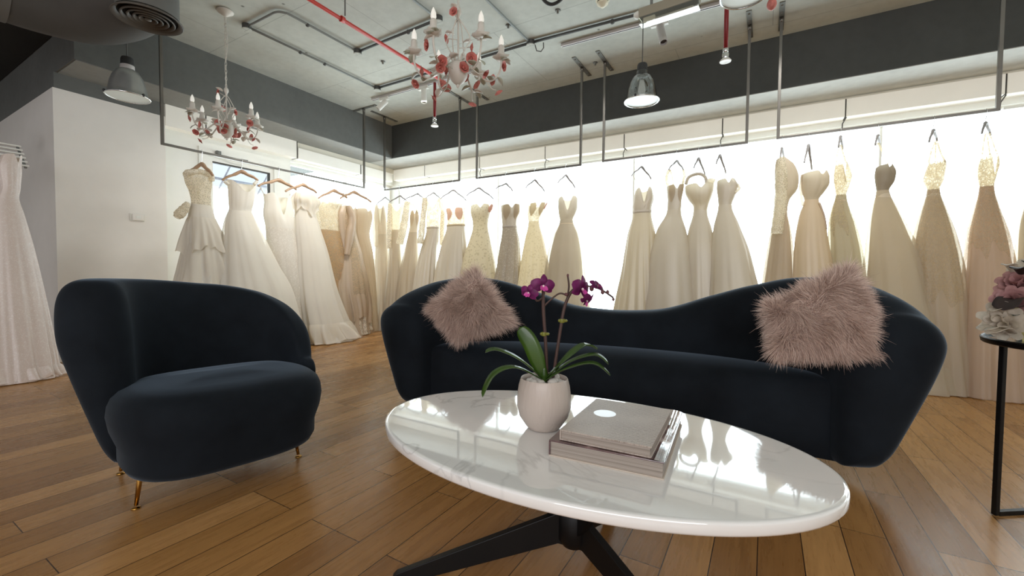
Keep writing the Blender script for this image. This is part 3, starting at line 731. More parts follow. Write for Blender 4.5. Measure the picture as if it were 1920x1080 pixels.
# pendants
def pendant(px, py, z, r, lab, out, cap, clear=False):
    p = at(px, py, 'z', z); x, y = p.x, p.y
    t = thing('pendant_lamp', lab, 'pendant lamp', (x, y, z), 'industrial pendant lamps')
    k = r/.155
    MB().tube([(x, y, z+.335*k), (x, y, CEIL)], .0045, 6).build('cord', M['cable'], t)
    MB().lathe([(.0, .345*k), (.04*k, .345*k), (.046*k, .33*k), (.048*k, .275*k)], 20, (x, y, z)).build('cap', M[cap], t, angle=40)
    MB().lathe([(.050*k, .276*k), (.052*k, .235*k)], 20, (x, y, z)).build('collar', M['trackw'] if not clear else M['clear'], t)
    prof = [(.05*k, .24*k), (.075*k, .225*k), (.105*k, .175*k), (.125*k, .11*k), (.135*k, .05*k), (.14*k, .02*k), (.152*k, .008*k), (.155*k, 0)]
    MB().lathe(prof, 32, (x, y, z)).build('shade', M[out], t, thick=.003)
    MB().lathe([(a_*.985-.002, b_-.001) for a_, b_ in prof[1:]]+[(.153*k, .001)], 32, (x, y, z)).build('reflector', M['clear'] if clear else M['shade_in'], t)
    MB().lathe([(.156*k, .006*k), (.162*k, 0), (.156*k, -.006*k), (.15*k, 0), (.156*k, .006*k)], 32, (x, y, z)).build('rim', M['chrome'], t)
    MB().lathe([(0, .004), (.15*k, .004)], 32, (x, y, z)).build('diffuser', M['shade_in'], t)
    b = MB().lathe([(.02, .19*k), (.024, .16*k), (.032, .12*k), (.034, .09*k), (.022, .06*k), (0, .052*k)], 14, (x, y, z)); b.build('bulb', M['bulb'], t)
    for an in (.4, 2.5, 4.6):
        MB().ball((x+.158*k*cos(an), y+.158*k*sin(an), z+.008), .011*k, 8, (1, 1, 1.3)).build('clip', M['shade_cap'], t)
pendant(240, 182, 2.44, .155, 'brushed grey metal dome pendant lamp left of the far chandelier', 'shade_out', 'shade_cap')
pendant(1203, 190, 2.47, .15, 'clear bell shaped pendant lamp with a white disc bottom', 'clear', 'shade_cap', True)
pendant(1396, -8, 2.49, .125, 'pendant lamp cut off by the top edge of the picture', 'clear', 'shade_cap', True)

# duct with round diffuser
pd = at(278, 38, 'z', 2.74)
t = thing('air_duct', 'dusty dark grey air duct with a round ceiling diffuser', 'air duct', tuple(pd))
def big_tube():
    path = catmull([(-4.75, -2.2, 2.98), (-4.72, -.6, 2.98), (-4.70, .5, 2.98), (-4.66, 1.0, 2.97), (-4.5, 1.28, 2.98), (-4.2, 1.42, 3.02), (pd.x-.05, pd.y+.02, 3.08)], 8)
    N = len(path); rr = []
    for i in range(N):
        f_ = i/(N-1); rr.append(.31 if f_ < .6 else .31-.13*min(1, (f_-.6)/.4)**1.5)
    return path, rr
path, rr = big_tube()
MB().tube(path, rr, 28).build('duct_body', M['duct'], t)
k_ = int(len(path)*.42)
MB().tube([path[k_], path[k_+1]], [rr[k_]+.006, rr[k_]+.006], 28, cap=False).build('joint_band', M['duct_l'], t)
MB().lathe([(.185, .03), (.185, .25), (.19, .545)], 32, pd, cap1=True).build('collar', M['duct_l'], t)
MB().lathe([(0, .028), (.19, .028)], 32, pd).build('plenum', M['duct_slot'], t)
for r0 in (.205, .155, .118, .084, .052, .02):
    wd = .03 if r0 > .2 else .014
    MB().lathe([(r0-wd, .02), (r0, -.004), (r0+.006, .004), (r0-wd+.01, .028), (r0-wd, .02)] if r0 > .03 else [(0, -.002), (r0, .0), (r0, .02), (0, .024)], 40, pd).build('diffuser_ring', M['diff'], t)

# slatted shelf high on the far left
t = thing('slatted_shelf', 'white slatted wall shelf behind the blush gown at far left', 'shelf', (-5.62, .5, 1.9))
for k in range(6):
    MB().box((-5.78+.045*k, -.5, 1.985-.04*k), (-5.755+.045*k, 1.1, 1.998-.04*k)).build('slat', M['white_plastic'], t, smooth=False)
MB().obox((-5.66, 1.08, 1.885), V((.045, 0, -.04)).normalized(), (0, 1, 0), V((.04, 0, .045)).normalized(), .17, .008, .006).build('bracket', M['galv'], t, smooth=False)
t = thing('mounting_bracket', 'dark bracket at the far left edge above the slatted shelf', 'bracket', (-5.8, 1.0, 2.15))
MB().box((-5.9, .9, 2.08), (-5.8, .985, 2.22)).build('plate', M['shade_cap'], t, smooth=False)
# ------------------------------------------------------------------ upholstery
def upholstered(root, C, ang, U, D, V0, tmin, tmax, zb, zseat, hprof, thick, front, pw=(1, 1), back_name='backrest', ztop=.62, low=.40, lean=.06, cap_r=.42, base_in=.11, taper=0, outline=None):
    """curved shell back that wraps into arms, plus a drum seat. local frame: u along, v to the back"""
    eu = V((cos(ang), sin(ang), 0)); ev = V((-sin(ang), cos(ang), 0))
    def P(u, v, z): return C+eu*u+ev*v+V((0, 0, z))
    def inner(tau):
        s_, c_ = sin(tau), cos(tau)
        return (U*(1 if s_ > 0 else -1)*abs(s_)**pw[0], V0+D*(1 if c_ > 0 else -1)*abs(c_)**pw[1])
    def frame(tau):
        a = inner(tau-.01); b = inner(tau+.01); tx, ty = b[0]-a[0], b[1]-a[1]; L = sqrt(tx*tx+ty*ty)
        tx, ty = tx/L, ty/L
        return inner(tau), (-ty, tx), (tx, ty)     # outward normal
    # section: (outward offset / thick, height fraction); the outside also draws in towards the floor
    sec = [(.16, 0), (.05, .06), (.0, .30), (.0, .6), (.01, .80), (.06, .93), (.20, .99), (.48, 1.0), (.76, .99), (.93, .93), (1.0, .81), (1.0, .62), (.98, .42), (.95, .25), (.9, .08), (.72, 0)]
    if not outline:
        sec[3:11] = [(.01, .6), (.04, .80), (.12, .925), (.26, .985), (.46, 1.0), (.68, .985), (.86, .92), (.97, .80)]
    cs = catmull([(a, b, 0) for a, b in sec], 3)
    rows = []
    N = 64
    taus = [tmin+(tmax-tmin)*i/N for i in range(N+1)]
    def row(tau, grow=1.0, adv=0.0, side=0):
        (u, v), (nx, ny), (tx, ty) = frame(tau)
        h = hprof(tau/tmax if tau > 0 else -tau/tmin)
        r = []
        for q in cs:
            d, f = q.x, q.y
            d = .5+(d-.5)*grow
            zc = .45
            f = zc+(f-zc)*(.55+.45*grow) if grow < 1 else f
            z = zb+(h-zb)*f
            k_ = low+(1-low)*min(1, max(0, (z-zb)/(ztop-zb)))**.85
            d = d*k_+lean*(z-zb)/.7
            d *= 1-taper*max(0, tau/tmax)**2
            uu = u+nx*d*thick+tx*adv*side; vv = v+ny*d*thick+ty*adv*side
            r.append(P(uu, vv, z))
        return r
    rc = thick*cap_r
    for k in range(6, 0, -1):
        a = pi/2*k/6.3; rows.append(row(tmin, cos(a), rc*sin(a), -1))
    for tau in taus: rows.append(row(tau))
    for k in range(1, 7):
        a = pi/2*k/6.3; rows.append(row(tmax, cos(a), rc*sin(a), 1))
    mb = MB().grid(rows, True, True, True)
    back = mb.build(back_name, M['velvet'], root)
    ss = back.modifiers.new('soft', 'SUBSURF'); ss.levels = 1; ss.render_levels = 1
    # seat outline
    out = []
    for i in range(41):
        tau = tmin*.97+(tmax-tmin)*.97*i/40
        (u, v), (nx, ny), _ = frame(tau); out.append((u+nx*thick*.2, v+ny*thick*.2))
    u1, v1 = out[-1]; u0, v0 = out[0]
    fr = front(u0, v0, u1, v1)
    outl = outline if outline else out+fr
    n = len(outl)
    def inset(d, only_front=None):
        res = []
        for i in range(n):
            a = outl[i-1]; b = outl[(i+1) % n]; tx, ty = b[0]-a[0], b[1]-a[1]; L = max(1e-6, sqrt(tx*tx+ty*ty))
            nx, ny = ty/L, -tx/L       # outline runs left->back->right->front
            res.append((outl[i][0]-(-nx)*0+nx*d, outl[i][1]+ny*d))
        return res
    # orientation test: inset must shrink
    def area(p): return abs(sum(p[i-1][0]*p[i][1]-p[i][0]*p[i-1][1] for i in range(len(p))))
    sg = 1 if area(inset(.02)) < area(outl) else -1
    H = zseat-zb
    if not outline:
        prof_s = catmull([(0, .3, 0), (0, .8, 0), (.01, .985, 0), (.12, 1.02, 0), (.35, 1.035, 0), (.55, 1.02, 0), (.72, .975, 0), (.86, .88, 0), (.955, .74, 0), (1.0, .56, 0), (.995, .36, 0), (.965, .18, 0), (.90, .05, 0), (.82, 0, 0), (.4, 0, 0)], 3)
        rows = []; NB = len(out)
        for i in range(NB):
            bu, bv = out[i]; t_ = i/(NB-1); q_ = (1-t_)*(len(fr)-1); j = min(int(q_), len(fr)-2); w_ = q_-j
            fu, fv = fr[j][0]*(1-w_)+fr[j+1][0]*w_, fr[j][1]*(1-w_)+fr[j+1][1]*w_
            e_ = min(1, .25+min(t_, 1-t_)*9)
            rows.append([P(bu+(fu-bu)*p_.x, bv+(fv-bv)*p_.x, zb+H*(p_.y if p_.y < .5 else .5+(p_.y-.5)*(.86+.14*e_))) for p_ in prof_s])
        MB().grid(rows, True, True, True).build('seat', M['velvet'], root)
        return P, inner
    lv = [(base_in, 0.0), (base_in*.68, .03), (base_in*.45, .12), (.03, .3), (.01, .48), (.0, .62), (.008, .73), (.028, .83), (.06, .91), (.10, .963), (.15, .993), (.2, 1.01)]
    if outline: lv = lv[:4]+[(.008, .5), (.0, .66), (.004, .78), (.016, .875), (.04, .945), (.08, .985), (.14, 1.005), (.2, 1.015)]
    rows = [[P(u, v, zb+H*f) for u, v in inset(sg*d)] for d, f in lv]
    if outline:
        cu = sum(p[0] for p in outl)/n; cv = sum(p[1] for p in outl)/n
        for k_, f in ((.75, 1.03), (.5, 1.045), (.25, 1.05), (.03, 1.052)):
            ins = inset(sg*.2); rows.append([P(cu+(u-cu)*k_, cv+(v-cv)*k_, zb+H*f) for u, v in ins])
    mb = MB().grid(rows, True, True, True)
    seat = mb.build('seat', M['velvet'], root)
    return P, inner

# armchair
ca = thing('armchair', 'dark navy velvet barrel armchair on slim brass legs, left of the coffee table', 'armchair', (-2.2, .95, 0))
AC = V((-2.145, .965, 0)); Aang = R(78)      # u runs towards the window wall, v to its back
def hA(s):
    return smooth_interp([-1, -.9, -.5, 0, .3, .55, .75, .9, 1], [.86, .865, .86, .835, .80, .735, .645, .555, .47], s)
def frontA(u0, v0, u1, v1):
    r = []
    for i in range(1, 30):
        t = i/30; e_ = 2*t-1; u = u1+(u0-u1)*t+(.075*sin(pi*min(1, 2*t)) if t < .5 else -.05*sin(pi*min(1, 2-2*t))); r.append((u, v1+(v0-v1)*t - (.36 if t > .5 else .36+.04*(.5-t))*(1-abs(e_)**3.0)))
    return r
seat_o = []
for i in range(80):
    a_ = pi-2*pi*i/80; c_, s_ = cos(a_), sin(a_)
    seat_o.append((-.028+.375*(1 if c_ > 0 else -1)*abs(c_)**.66, -.13+(.30 if s_ > 0 else .335)*(1 if s_ > 0 else -1)*abs(s_)**.8))
upholstered(ca, AC+V((.009, .044, 0)), Aang, .30, .25, -.12, R(-76), R(84), .135, .455, hA, .215, frontA, pw=(.8, .8), low=.46, lean=.12, base_in=.07, taper=.6, outline=seat_o)
for (x, y, dx, dy) in ((-2.02, .66, -.01, -.03), (-1.94, 1.235, .03, .03), (-2.42, .74, -.03, -.03), (-2.38, 1.25, -.03, .03)):
    lg = MB().tube([(x-dx*.3, y-dy*.3, .17), (x+dx*.3, y+dy*.3, .012)], [.011, .0065], 12)
    lg.lathe([(0, .006), (.014, .005), (.016, 0), (0, 0)], 12, (x+dx*.32, y+dy*.32, 0))
    lg.build('leg', M['brass'], ca)

# sofa
so = thing('sofa', 'long dark navy velvet sofa with curved wavy back behind the coffee table', 'sofa', (-.66, 2.2, 0))
SC = V((-.735, 2.03, 0)); Sang = R(8)
def hS(s):
    a = abs(s)
    return smooth_interp([0, .12, .32, .50, .62, .78, .90, .97, 1.0], [.655, .672, .775, .852, .872, .845, .79, .74, .70], a)+(.05*max(0, min(1, (s-.5)/.35)) if s > 0 else 0)
def frontS(u0, v0, u1, v1):
    r = []
    for i in range(1, 50):
        t = i/50; u = u1+(u0-u1)*t; r.append((u, v1+(v0-v1)*t - .06*(1-abs(2*t-1)**8) + .10*(1-(2*t-1)**2)))
    return r
upholstered(so, SC, Sang, 1.05, .62, 0, R(-82), R(80), .075, .435, hS, .405, frontS, pw=(.85, .85), cap_r=.26, low=.46)
eu = V((cos(Sang), sin(Sang), 0)); ev = V((-sin(Sang), cos(Sang), 0))
for (u, v) in ((-.85, .2), (.85, .2), (-.55, .62), (.55, .62)):
    p = SC+eu*u+ev*v
    MB().lathe([(0, 0), (.03, 0), (.04, .09), (0, .09)], 14, p).build('leg', M['black_metal'], so)

# ------------------------------------------------------------------ fur cushions
def fur_cushion(lab, cs, tdep, tilt, th, n, ln, seed, sag=(0, 0)):
    rnd = random.Random(seed)
    cor = [dep(px, py, tdep+d) for px, py, d in cs]      # TL TR BR BL
    ctr = sum(cor, V())/4
    nrm = (cor[1]-cor[0]).cross(cor[3]-cor[0]).normalized()
    if nrm.dot(CAM-ctr) < 0: nrm = -nrm
    base = V((ctr.x, ctr.y, min(c_.z for c_ in cor)))
    t = thing('fur_cushion', lab, 'cushion', tuple(base), 'dusty pink fur cushions on the sofa')
    G = 22
    def pt(u, v, side):
        p = (cor[0]*(1-u)+cor[1]*u)*(1-v)+(cor[3]*(1-u)+cor[2]*u)*v
        du, dv = 1-abs(2*u-1)**2.2, 1-abs(2*v-1)**2.2
        b = max(0, du*dv)**.5
        # edges pull in between the corners
        pin = (ctr-p)*(.10*((1-abs(2*u-1)**2)*(abs(2*v-1)**3)+(1-abs(2*v-1)**2)*(abs(2*u-1)**3)))
        return p+pin+nrm*(side*th*b)
    mb = MB()
    for sd in (1, -1):
        mb.grid([[pt(i/G, j/G, sd) for i in range(G+1)] for j in range(G+1)], False)
    mb.build('cover', M['fur_core'], t)
    fb = MB()
    down = V((0, 0, -1))
    import mathutils.noise as mn
    eu_ = (cor[1]-cor[0]).normalized()
    for q in range(n):
        sd = 1 if rnd.random() < .76 else -1
        u, v = rnd.random(), rnd.random()
        if rnd.random() < .22:
            if rnd.random() < .5: u = rnd.choice((rnd.uniform(0, .05), rnd.uniform(.95, 1)))
            else: v = rnd.choice((rnd.uniform(0, .05), rnd.uniform(.95, 1)))
        p = pt(u, v, sd)
        pu = pt(min(1, u+.01), v, sd)-pt(max(0, u-.01), v, sd); pv = pt(u, min(1, v+.01), sd)-pt(u, max(0, v-.01), sd)
        nn = pu.cross(pv)
        nn = nn.normalized() if nn.length > 1e-9 else nrm
        if nn.dot(p-ctr) < 0: nn = -nn
        edge = (p-ctr).normalized()
        nz = mn.noise_vector(p*13.0)
        em = max(abs(2*u-1), abs(2*v-1))**4
        d = (nn*.5+edge*(.02+.75*em)+down*.5*(1-.7*em)+nz*.8+V((rnd.gauss(0, .2), rnd.gauss(0, .2), rnd.gauss(0, .2)))).normalized()
        L = ln*(rnd.uniform(.55, 1.25) if rnd.random() < .985 else rnd.uniform(1.3, 1.8))
        w = rnd.uniform(.0008, .0017)
        sidev = d.cross(CAM-p)
        sidev = sidev.normalized() if sidev.length > 1e-6 else eu_
        if rnd.random() < .35: sidev = (sidev+nn*.6).normalized()
        cur = down*.45+nz*.5
        vs = []
        S = 4
        pp = p.copy(); dd = d.copy()
        for k in range(S+1):
            ww = w*(1-k/S*.92)
            vs += [pp-sidev*ww, pp+sidev*ww]
            dd = (dd+cur*.16).normalized(); pp = pp+dd*(L/S)
        fb.add(vs, [(2*k, 2*k+1, 2*k+3, 2*k+2) for k in range(S)])
    tag(fb.build('fur', M['fur'], t), kind='stuff')
fur_cushion('dusty pink long-fur cushion at the left end of the sofa, behind the orchid', [(812, 578, .0), (893, 512, .06), (958, 604, 0), (858, 634, -.05)], 2.60, 0, .085, 17000, .072, 3)
fur_cushion('larger dusty pink long-fur cushion at the right end of the sofa', [(1440, 578, .05), (1592, 505, .1), (1652, 668, 0), (1455, 662, -.03)], 1.80, 0, .085, 21000, .062, 8)

# ------------------------------------------------------------------ coffee table
TC = V((-.484, 1.203, 0)); Tang = R(3.2); TA, TB, TZ = .662, .40, .42
ct = thing('coffee_table', 'oval white marble coffee table on black angled steel legs in the foreground', 'coffee table', (TC.x, TC.y, 0))
rows = []
for (k_, z) in ((.96, TZ-.032), (.985, TZ-.032), (.996, TZ-.029), (1.0, TZ-.024), (1.0, TZ-.006), (.997, TZ-.0018), (.991, TZ), (.98, TZ), (.93, TZ), (.8, TZ)):
    rows.append([(TC.x+cos(Tang)*(TA-(1-k_)*.6)*cos(a)-sin(Tang)*(TB-(1-k_)*.6)*sin(a), TC.y+sin(Tang)*(TA-(1-k_)*.6)*cos(a)+cos(Tang)*(TB-(1-k_)*.6)*sin(a), z) for a in [2*pi*i/128 for i in range(128)]])
rows = [[V(p) for p in r] for r in rows]
MB().grid(rows, True, True, True).build('table_top', M['marble'], ct, angle=50)
hub = MB().lathe([(0, .075), (.035, .078), (.05, .10), (.05, .18), (.035, .20), (.03, TZ-.05), (.11, TZ-.045), (.11, TZ-.036), (0, TZ-.032)], 20, (TC.x, TC.y, 0))
hub.build('hub', M['black_metal'], ct, angle=40)
for foot in ((-.92, .90), (.0, .945), (-.47, 1.63)):
    f = V((foot[0], foot[1], 0)); d = (f-TC); L = d.length; d.normalize(); n = V((-d.y, d.x, 0))
    hw = .011
    prof = [(-.0, .07), (-.0, .185), (.06, .175), (L, .012), (L+.012, 0), (L-.11, 0), (.05, .085)]
    vs = [TC+d*a+n*s_*hw+V((0, 0, z)) for s_ in (-1, 1) for a, z in prof]
    k = len(prof)
    fs = [tuple(range(k-1, -1, -1)), tuple(range(k, 2*k))]+[(i, (i+1) % k, k+(i+1) % k, k+i) for i in range(k)]
    MB().add(vs, fs).build('leg', M['black_metal'], ct, smooth=False, bevel=.002)
for an in (75, 195, 315):
    d = V((cos(R(an)), sin(R(an)), 0)); n = V((-d.y, d.x, 0))
    prof = [(.0, .16), (.0, .20), (.2, TZ-.037), (.27, TZ-.037), (.05, .13)]
    vs = [TC+d*a+n*s_*.010+V((0, 0, z)) for s_ in (-1, 1) for a, z in prof]; k = len(prof)
    fs = [tuple(range(k-1, -1, -1)), tuple(range(k, 2*k))]+[(i, (i+1) % k, k+(i+1) % k, k+i) for i in range(k)]
    MB().add(vs, fs).build('brace', M['black_metal'], ct, smooth=False)

# ------------------------------------------------------------------ books
def book(lab, cz, corners, th, cover_mat, page_in, spine_side, top_extra=None, grp=None):
    """corners: front-left, front-right, back-right, back-left on the table plane"""
    c = [V((p.x, p.y, 0)) for p in corners]
    ctr = sum(c, V())/4; ctr.z = cz
    ex = (c[1]-c[0]).normalized(); ey = V((-ex.y, ex.x, 0)); up = V((0, 0, 1))
    w = ((c[1]-c[0]).length+(c[2]-c[3]).length)/2; h = ((c[3]-c[0]).length+(c[2]-c[1]).length)/2
    t = bpy.data.objects.new('book', None); col.objects.link(t); t.location = ctr; t.rotation_euler = (0, 0, atan2(ex.y, ex.x))
    tag(t, lab, 'book', grp or 'books on the coffee table')
    bt = .004
    MB().box((-w/2, -h/2, th-bt), (w/2, h/2, th)).build('front_cover', cover_mat, t, smooth=False, bevel=.0012)
    MB().box((-w/2, -h/2, 0), (w/2, h/2, bt)).build('back_cover', cover_mat if spine_side else M['board'], t, smooth=False, bevel=.0012)
    MB().box((-w/2, -h/2, bt), (-w/2+bt, h/2, th-bt)).build('spine', cover_mat, t, smooth=False)
    MB().box((-w/2+bt, -h/2+page_in, bt), (w/2-page_in, h/2-page_in, th-bt)).build('pages', M['pages'], t, smooth=False)
    return t, w, h
b1 = [at(1040, 857, 'z', TZ), at(1243, 901, 'z', TZ), at(1277, 803, 'z', TZ), at(1110, 766, 'z', TZ)]
T1 = .043
t1, w1, h1 = book('thick hardback with a dark glossy photo jacket lying beneath the beige book', TZ, b1, T1, M['jacket'], .004, False)
# crumpled jacket lip on the right
lip = MB(); rnd = random.Random(4)
rowsl = []
for i in range(14):
    y = -h1/2+h1*i/13
    rowsl.append([V((w1/2-.05, y, T1+.0006)), V((w1/2-.03, y, T1+.0022+rnd.uniform(0, .0016))), V((w1/2-.012, y, T1+.001+rnd.uniform(0, .002))), V((w1/2+.002, y, T1-.002))])
lip.grid(rowsl, False).build('jacket_flap', M['jacket'], t1)
b2 = [at(1051, 806, 'z', TZ+T1+.028), at(1221, 839, 'z', TZ+T1+.028), at(1258, 771, 'z', TZ+T1+.028), at(1120, 745, 'z', TZ+T1+.028)]
t2, w2, h2 = book('beige hardback printed with script and a white oval sticker, on top of the other book', TZ+T1+.001, b2, .028, M['script'], .004, True)
st = at(1134, 776, 'z', TZ+T1+.028)
q = Matrix.Rotation(-t2.rotation_euler.z, 4, 'Z') @ (st-V(t2.location))
MB().lathe([(0, .0006), (.032, .0006), (.032, 0)], 36, (q.x, q.y, .0281)).build('sticker', M['sticker'], t2, smooth=False)

# ------------------------------------------------------------------ potted orchid
pp = at(1018, 803, 'z', TZ); PX, PY = pp.x+.0, pp.y+.005
po = thing('potted_orchid', 'magenta moth orchid in a ribbed white ceramic pot on the coffee table', 'potted plant', (PX, PY, TZ))
PR = .083; PH = .158; KP = 1.255
prof = [(r*KP, h*1.17) for r, h in [(0, .001), (.036, .001), (.040, .004), (.046, .012), (.060, .034), (.0665, .06), (.0665, .085), (.063, .115), (.0585, .132), (.057, .135), (.055, .133), (.056, .123), (.058, .105), (0, .101)]]
MB().lathe([(r, h+TZ) for r, h in prof], 48, (PX, PY, 0)).build('pot', M['pot'], po, angle=60)
rnd = random.Random(11)
zz = TZ+PH-.018
for i in range(26):
    an = rnd.uniform(0, 2*pi); rr_ = .056*sqrt(rnd.random()); s_ = rnd.uniform(.012, .019)
    MB().ball((PX+rr_*cos(an), PY+rr_*sin(an), zz+rnd.uniform(-.004, .007)), s_, 9, (1, rnd.uniform(.7, 1), rnd.uniform(.6, .85)), .07, rnd).build('pebble', M['pebble'], po)
vx = V((RT.x, RT.y, 0)).normalized(); vy = V((FW.x, FW.y, 0)).normalized()
def L3(a, b, c): return V((PX, PY, TZ))+vx*(a*KP)+vy*(b*KP)+V((0, 0, c*KP))
def strap_leaf(pts, w, fold=.25, face=None):
    pts = catmull(pts, 6); N = len(pts); rows = []
    for i, p in enumerate(pts):
        t_ = (pts[min(i+1, N-1)]-pts[max(i-1, 0)]).normalized(); f_ = i/(N-1)
        s_ = t_.cross(V((0, 0, 1)) if face is None else face); s_ = s_.normalized() if s_.length > .05 else vx
        u_ = s_.cross(t_).normalized()
        ww = w*(.35+1.3*f_ if f_ < .5 else 1.0)*(1 if f_ < .78 else sqrt(max(0.0004, 1-((f_-.78)/.22)**2)))
        ww = w*min(1, .38+1.35*f_)*(1 if f_ < .75 else sqrt(max(.0006, 1-((f_-.75)/.25)**2)))
        rows.append([p-s_*ww+u_*ww*fold, p-s_*ww*.5+u_*ww*fold*.35, p, p+s_*ww*.5+u_*ww*fold*.35, p+s_*ww+u_*ww*fold])
    return MB().grid(rows, False)
bz = PH/KP-.003
leaves = [([(0, -.004, bz), (-.014, -.004, bz+.035), (-.034, .0, bz+.085), (-.062, .012, bz+.125)], .023, .1),
          ([(-.005, 0, bz), (-.06, -.005, bz+.045), (-.115, -.01, bz+.07), (-.145, -.015, bz+.066)], .017, .35),
          ([(-.008, -.01, bz), (-.07, -.03, bz+.032), (-.12, -.05, bz+.02), (-.148, -.06, bz-.03)], .017, .35),
          ([(.005, .0, bz), (.05, .0, bz+.045), (.10, .02, bz+.078), (.135, .03, bz+.068)], .017, .35),
          ([(.008, -.005, bz), (.06, -.01, bz+.042), (.12, -.02, bz+.062), (.152, -.025, bz+.042)], .016, .35),
          ([(.006, -.012, bz), (.05, -.03, bz+.030), (.11, -.05, bz+.048), (.150, -.055, bz+.022)], .015, .35)]
for pts, w_, fo in leaves:
    strap_leaf([L3(*p) for p in pts], w_*1.12, fo, (vy+V((0, 0, .25))) if fo == .1 else None).build('leaf', M['leaf'], po, thick=.0016)
# crown
MB().lathe([(0, -.01), (.010, .0), (.012, .02), (.004, .05)], 10, L3(0, 0, bz-.005)).build('crown', M['leaf'], po)
stA = catmull([L3(.008, .012, bz-.01), L3(.004, .012, .20), L3(-.003, .012, .29), L3(-.004, .01, .345)], 8)
stB = catmull([L3(.022, .015, bz-.01), L3(.034, .015, .20), L3(.048, .018, .29), L3(.062, .018, .33), L3(.075, .015, .345)], 8)
sA = MB().tube(stA, .0055, 8); sA.tube(catmull([stA[-5], L3(-.02, .0, .315), L3(-.032, -.004, .335)], 5), .003, 6)
sA.tube(catmull([stA[-8], L3(.015, .01, .318), L3(.036, .012, .333), L3(.052, .012, .33)], 5), .003, 6)
sA.build('flower_stem', M['stem'], po)
sB = MB().tube(stB, .0052, 8)
sB.tube(catmull([L3(.056, .018, .318), L3(.060, .016, .35), L3(.057, .016, .376)], 5), .003, 6)
br = catmull([stB[-1], L3(.105, .01, .352), L3(.135, .0, .345), L3(.165, -.01, .325)], 6)
sB.tube(br, .0034, 6); sB.build('flower_stem', M['stem'], po)
for p in (L3(-.001, .012, .232), L3(.044, .016, .265)):
    c = MB().lathe([(.0075, -.006), (.0085, 0), (.0075, .006)], 10, p)
    c.ball(p+vx*.010, .007, 8, (1.2, 1, .7)); c.ball(p-vx*.008, .005, 8); c.build('stem_clip', M['clip'], po)
for i, f_ in enumerate((.45, .6, .75, .88, 1.0)):
    p = br[int(f_*(len(br)-1))]
    MB().ball(p+V((0, 0, .005*(1 if i % 2 else -1))), .008-.0009*i, 8, (1, 1, 1.3)).build('bud', M['bud'], po)
MB().ball(L3(.057, .016, .378), .004, 8, (1, 1, 1.4)).build('bud', M['bud'], po)
MB().ball(L3(.053, .012, .331), .0055, 8, (1.3, 1, 1)).build('bud', M['bud'], po)
def orchid_flower(c, facing, s_, roll=0):
    f = V(facing).normalized(); a = f.cross(V((0, 0, 1))).normalized(); b = a.cross(f)
    if roll: a, b = a*cos(roll)+b*sin(roll), -a*sin(roll)+b*cos(roll)
    fl = MB()
    for an, w_, l_ in ((90, .30, .50), (205, .28, .50), (335, .28, .50), (12, .46, .56), (168, .46, .56)):
        d = a*cos(R(an))+b*sin(R(an)); sd = f.cross(d)
        rows = []
        for i in range(8):
            t_ = i/7; ww = s_*w_*(sin(pi*min(1, .10+.86*t_))**.75)*.62
            cc = c+d*(s_*l_*t_*1.1)+f*(s_*(.10*sin(pi*t_)-.06*t_))
            rows.append([cc-sd*ww-f*.15*ww, cc-sd*ww*.5, cc, cc+sd*ww*.5, cc+sd*ww-f*.15*ww])
        fl.grid(rows, False)
    o = fl.build('flower', M['orchid'], po)
    lp = MB()
    for sg in (-1, 0, 1):
        d = (-b*.9+a*sg*.9+f*.5).normalized(); sd = f.cross(d).normalized(); rows = []
        for i in range(5):
            t_ = i/4; ww = s_*.11*sin(pi*min(1, .15+.75*t_)); cc = c+f*s_*.06+d*(s_*.26*t_)+f*s_*.1*t_*t_
            rows.append([cc-sd*ww, cc, cc+sd*ww])
        lp.grid(rows, False)
    sub(lp, 'lip', M['orchid_lip'], o, po)
    sub(MB().ball(c+f*s_*.07, s_*.06, 8), 'column', M['orchid_c'], o, po)
tocam = -vy
orchid_flower(L3(-.006, -.004, .352), tocam+vx*.25+V((0, 0, -.05)), 0.0650, .1)
orchid_flower(L3(-.04, -.006, .335), tocam-vx*.6+V((0, 0, -.1)), 0.0515, .3)
orchid_flower(L3(.088, .0, .345), tocam*.7+vx*.75+V((0, 0, -.1)), .078, .2)
orchid_flower(L3(.100, -.006, .318), tocam*.5+vx*.5+V((0, 0, -.7)), .056, .6)
orchid_flower(L3(.128, .0, .352), tocam*.5+vx*.5+V((0, 0, .5)), .050, .5)

# ------------------------------------------------------------------ side table with flowers
S0 = V((.772, 2.308, 0)); sx = V((.806, .592, 0)); sy = V((-.592, .806, 0)); SZ = .655; SW = .46
sd_ = thing('side_table', 'black metal framed side table at the right edge, carrying flowers', 'side table', tuple(S0+sx*SW/2))
up = V((0, 0, 1))
def sp(a, b, z): return S0+sx*a+sy*b+V((0, 0, z))
cx0, cy0 = SW/2-.02, -.15
rows = []
for (rr_, z) in ((.30, SZ-.004), (.305, SZ), (.308, SZ+.016), (.304, SZ+.02), (.299, SZ+.018), (.297, SZ+.010)):
    rows.append([sp(cx0+rr_*cos(2*pi*i/64)*(1), cy0+rr_*sin(2*pi*i/64), z) for i in range(64)])
MB().grid(rows, True, True, False).build('tray_rim', M['black_metal'], sd_, angle=50)
MB().grid([[sp(cx0+rr_*cos(2*pi*i/64), cy0+rr_*sin(2*pi*i/64), SZ+.010) for i in range(64)] for rr_ in (.298, .02)], True, False, True).build('tray_glass', M['black_glass'], sd_, smooth=False)
for a, b in ((0, 0), (SW, 0), (0, -.34), (SW, -.34)):
    MB().obox(sp(a, b, SZ/2), sx, sy, up, .0085, .0085, SZ/2-.002).build('leg', M['black_metal'], sd_, smooth=False, bevel=.002)
for b in (0, -.34):
    MB().obox(sp(SW/2, b, .0085), sx, sy, up, SW/2-.009, .0085, .0085).build('foot_rail', M['black_metal'], sd_, smooth=False)

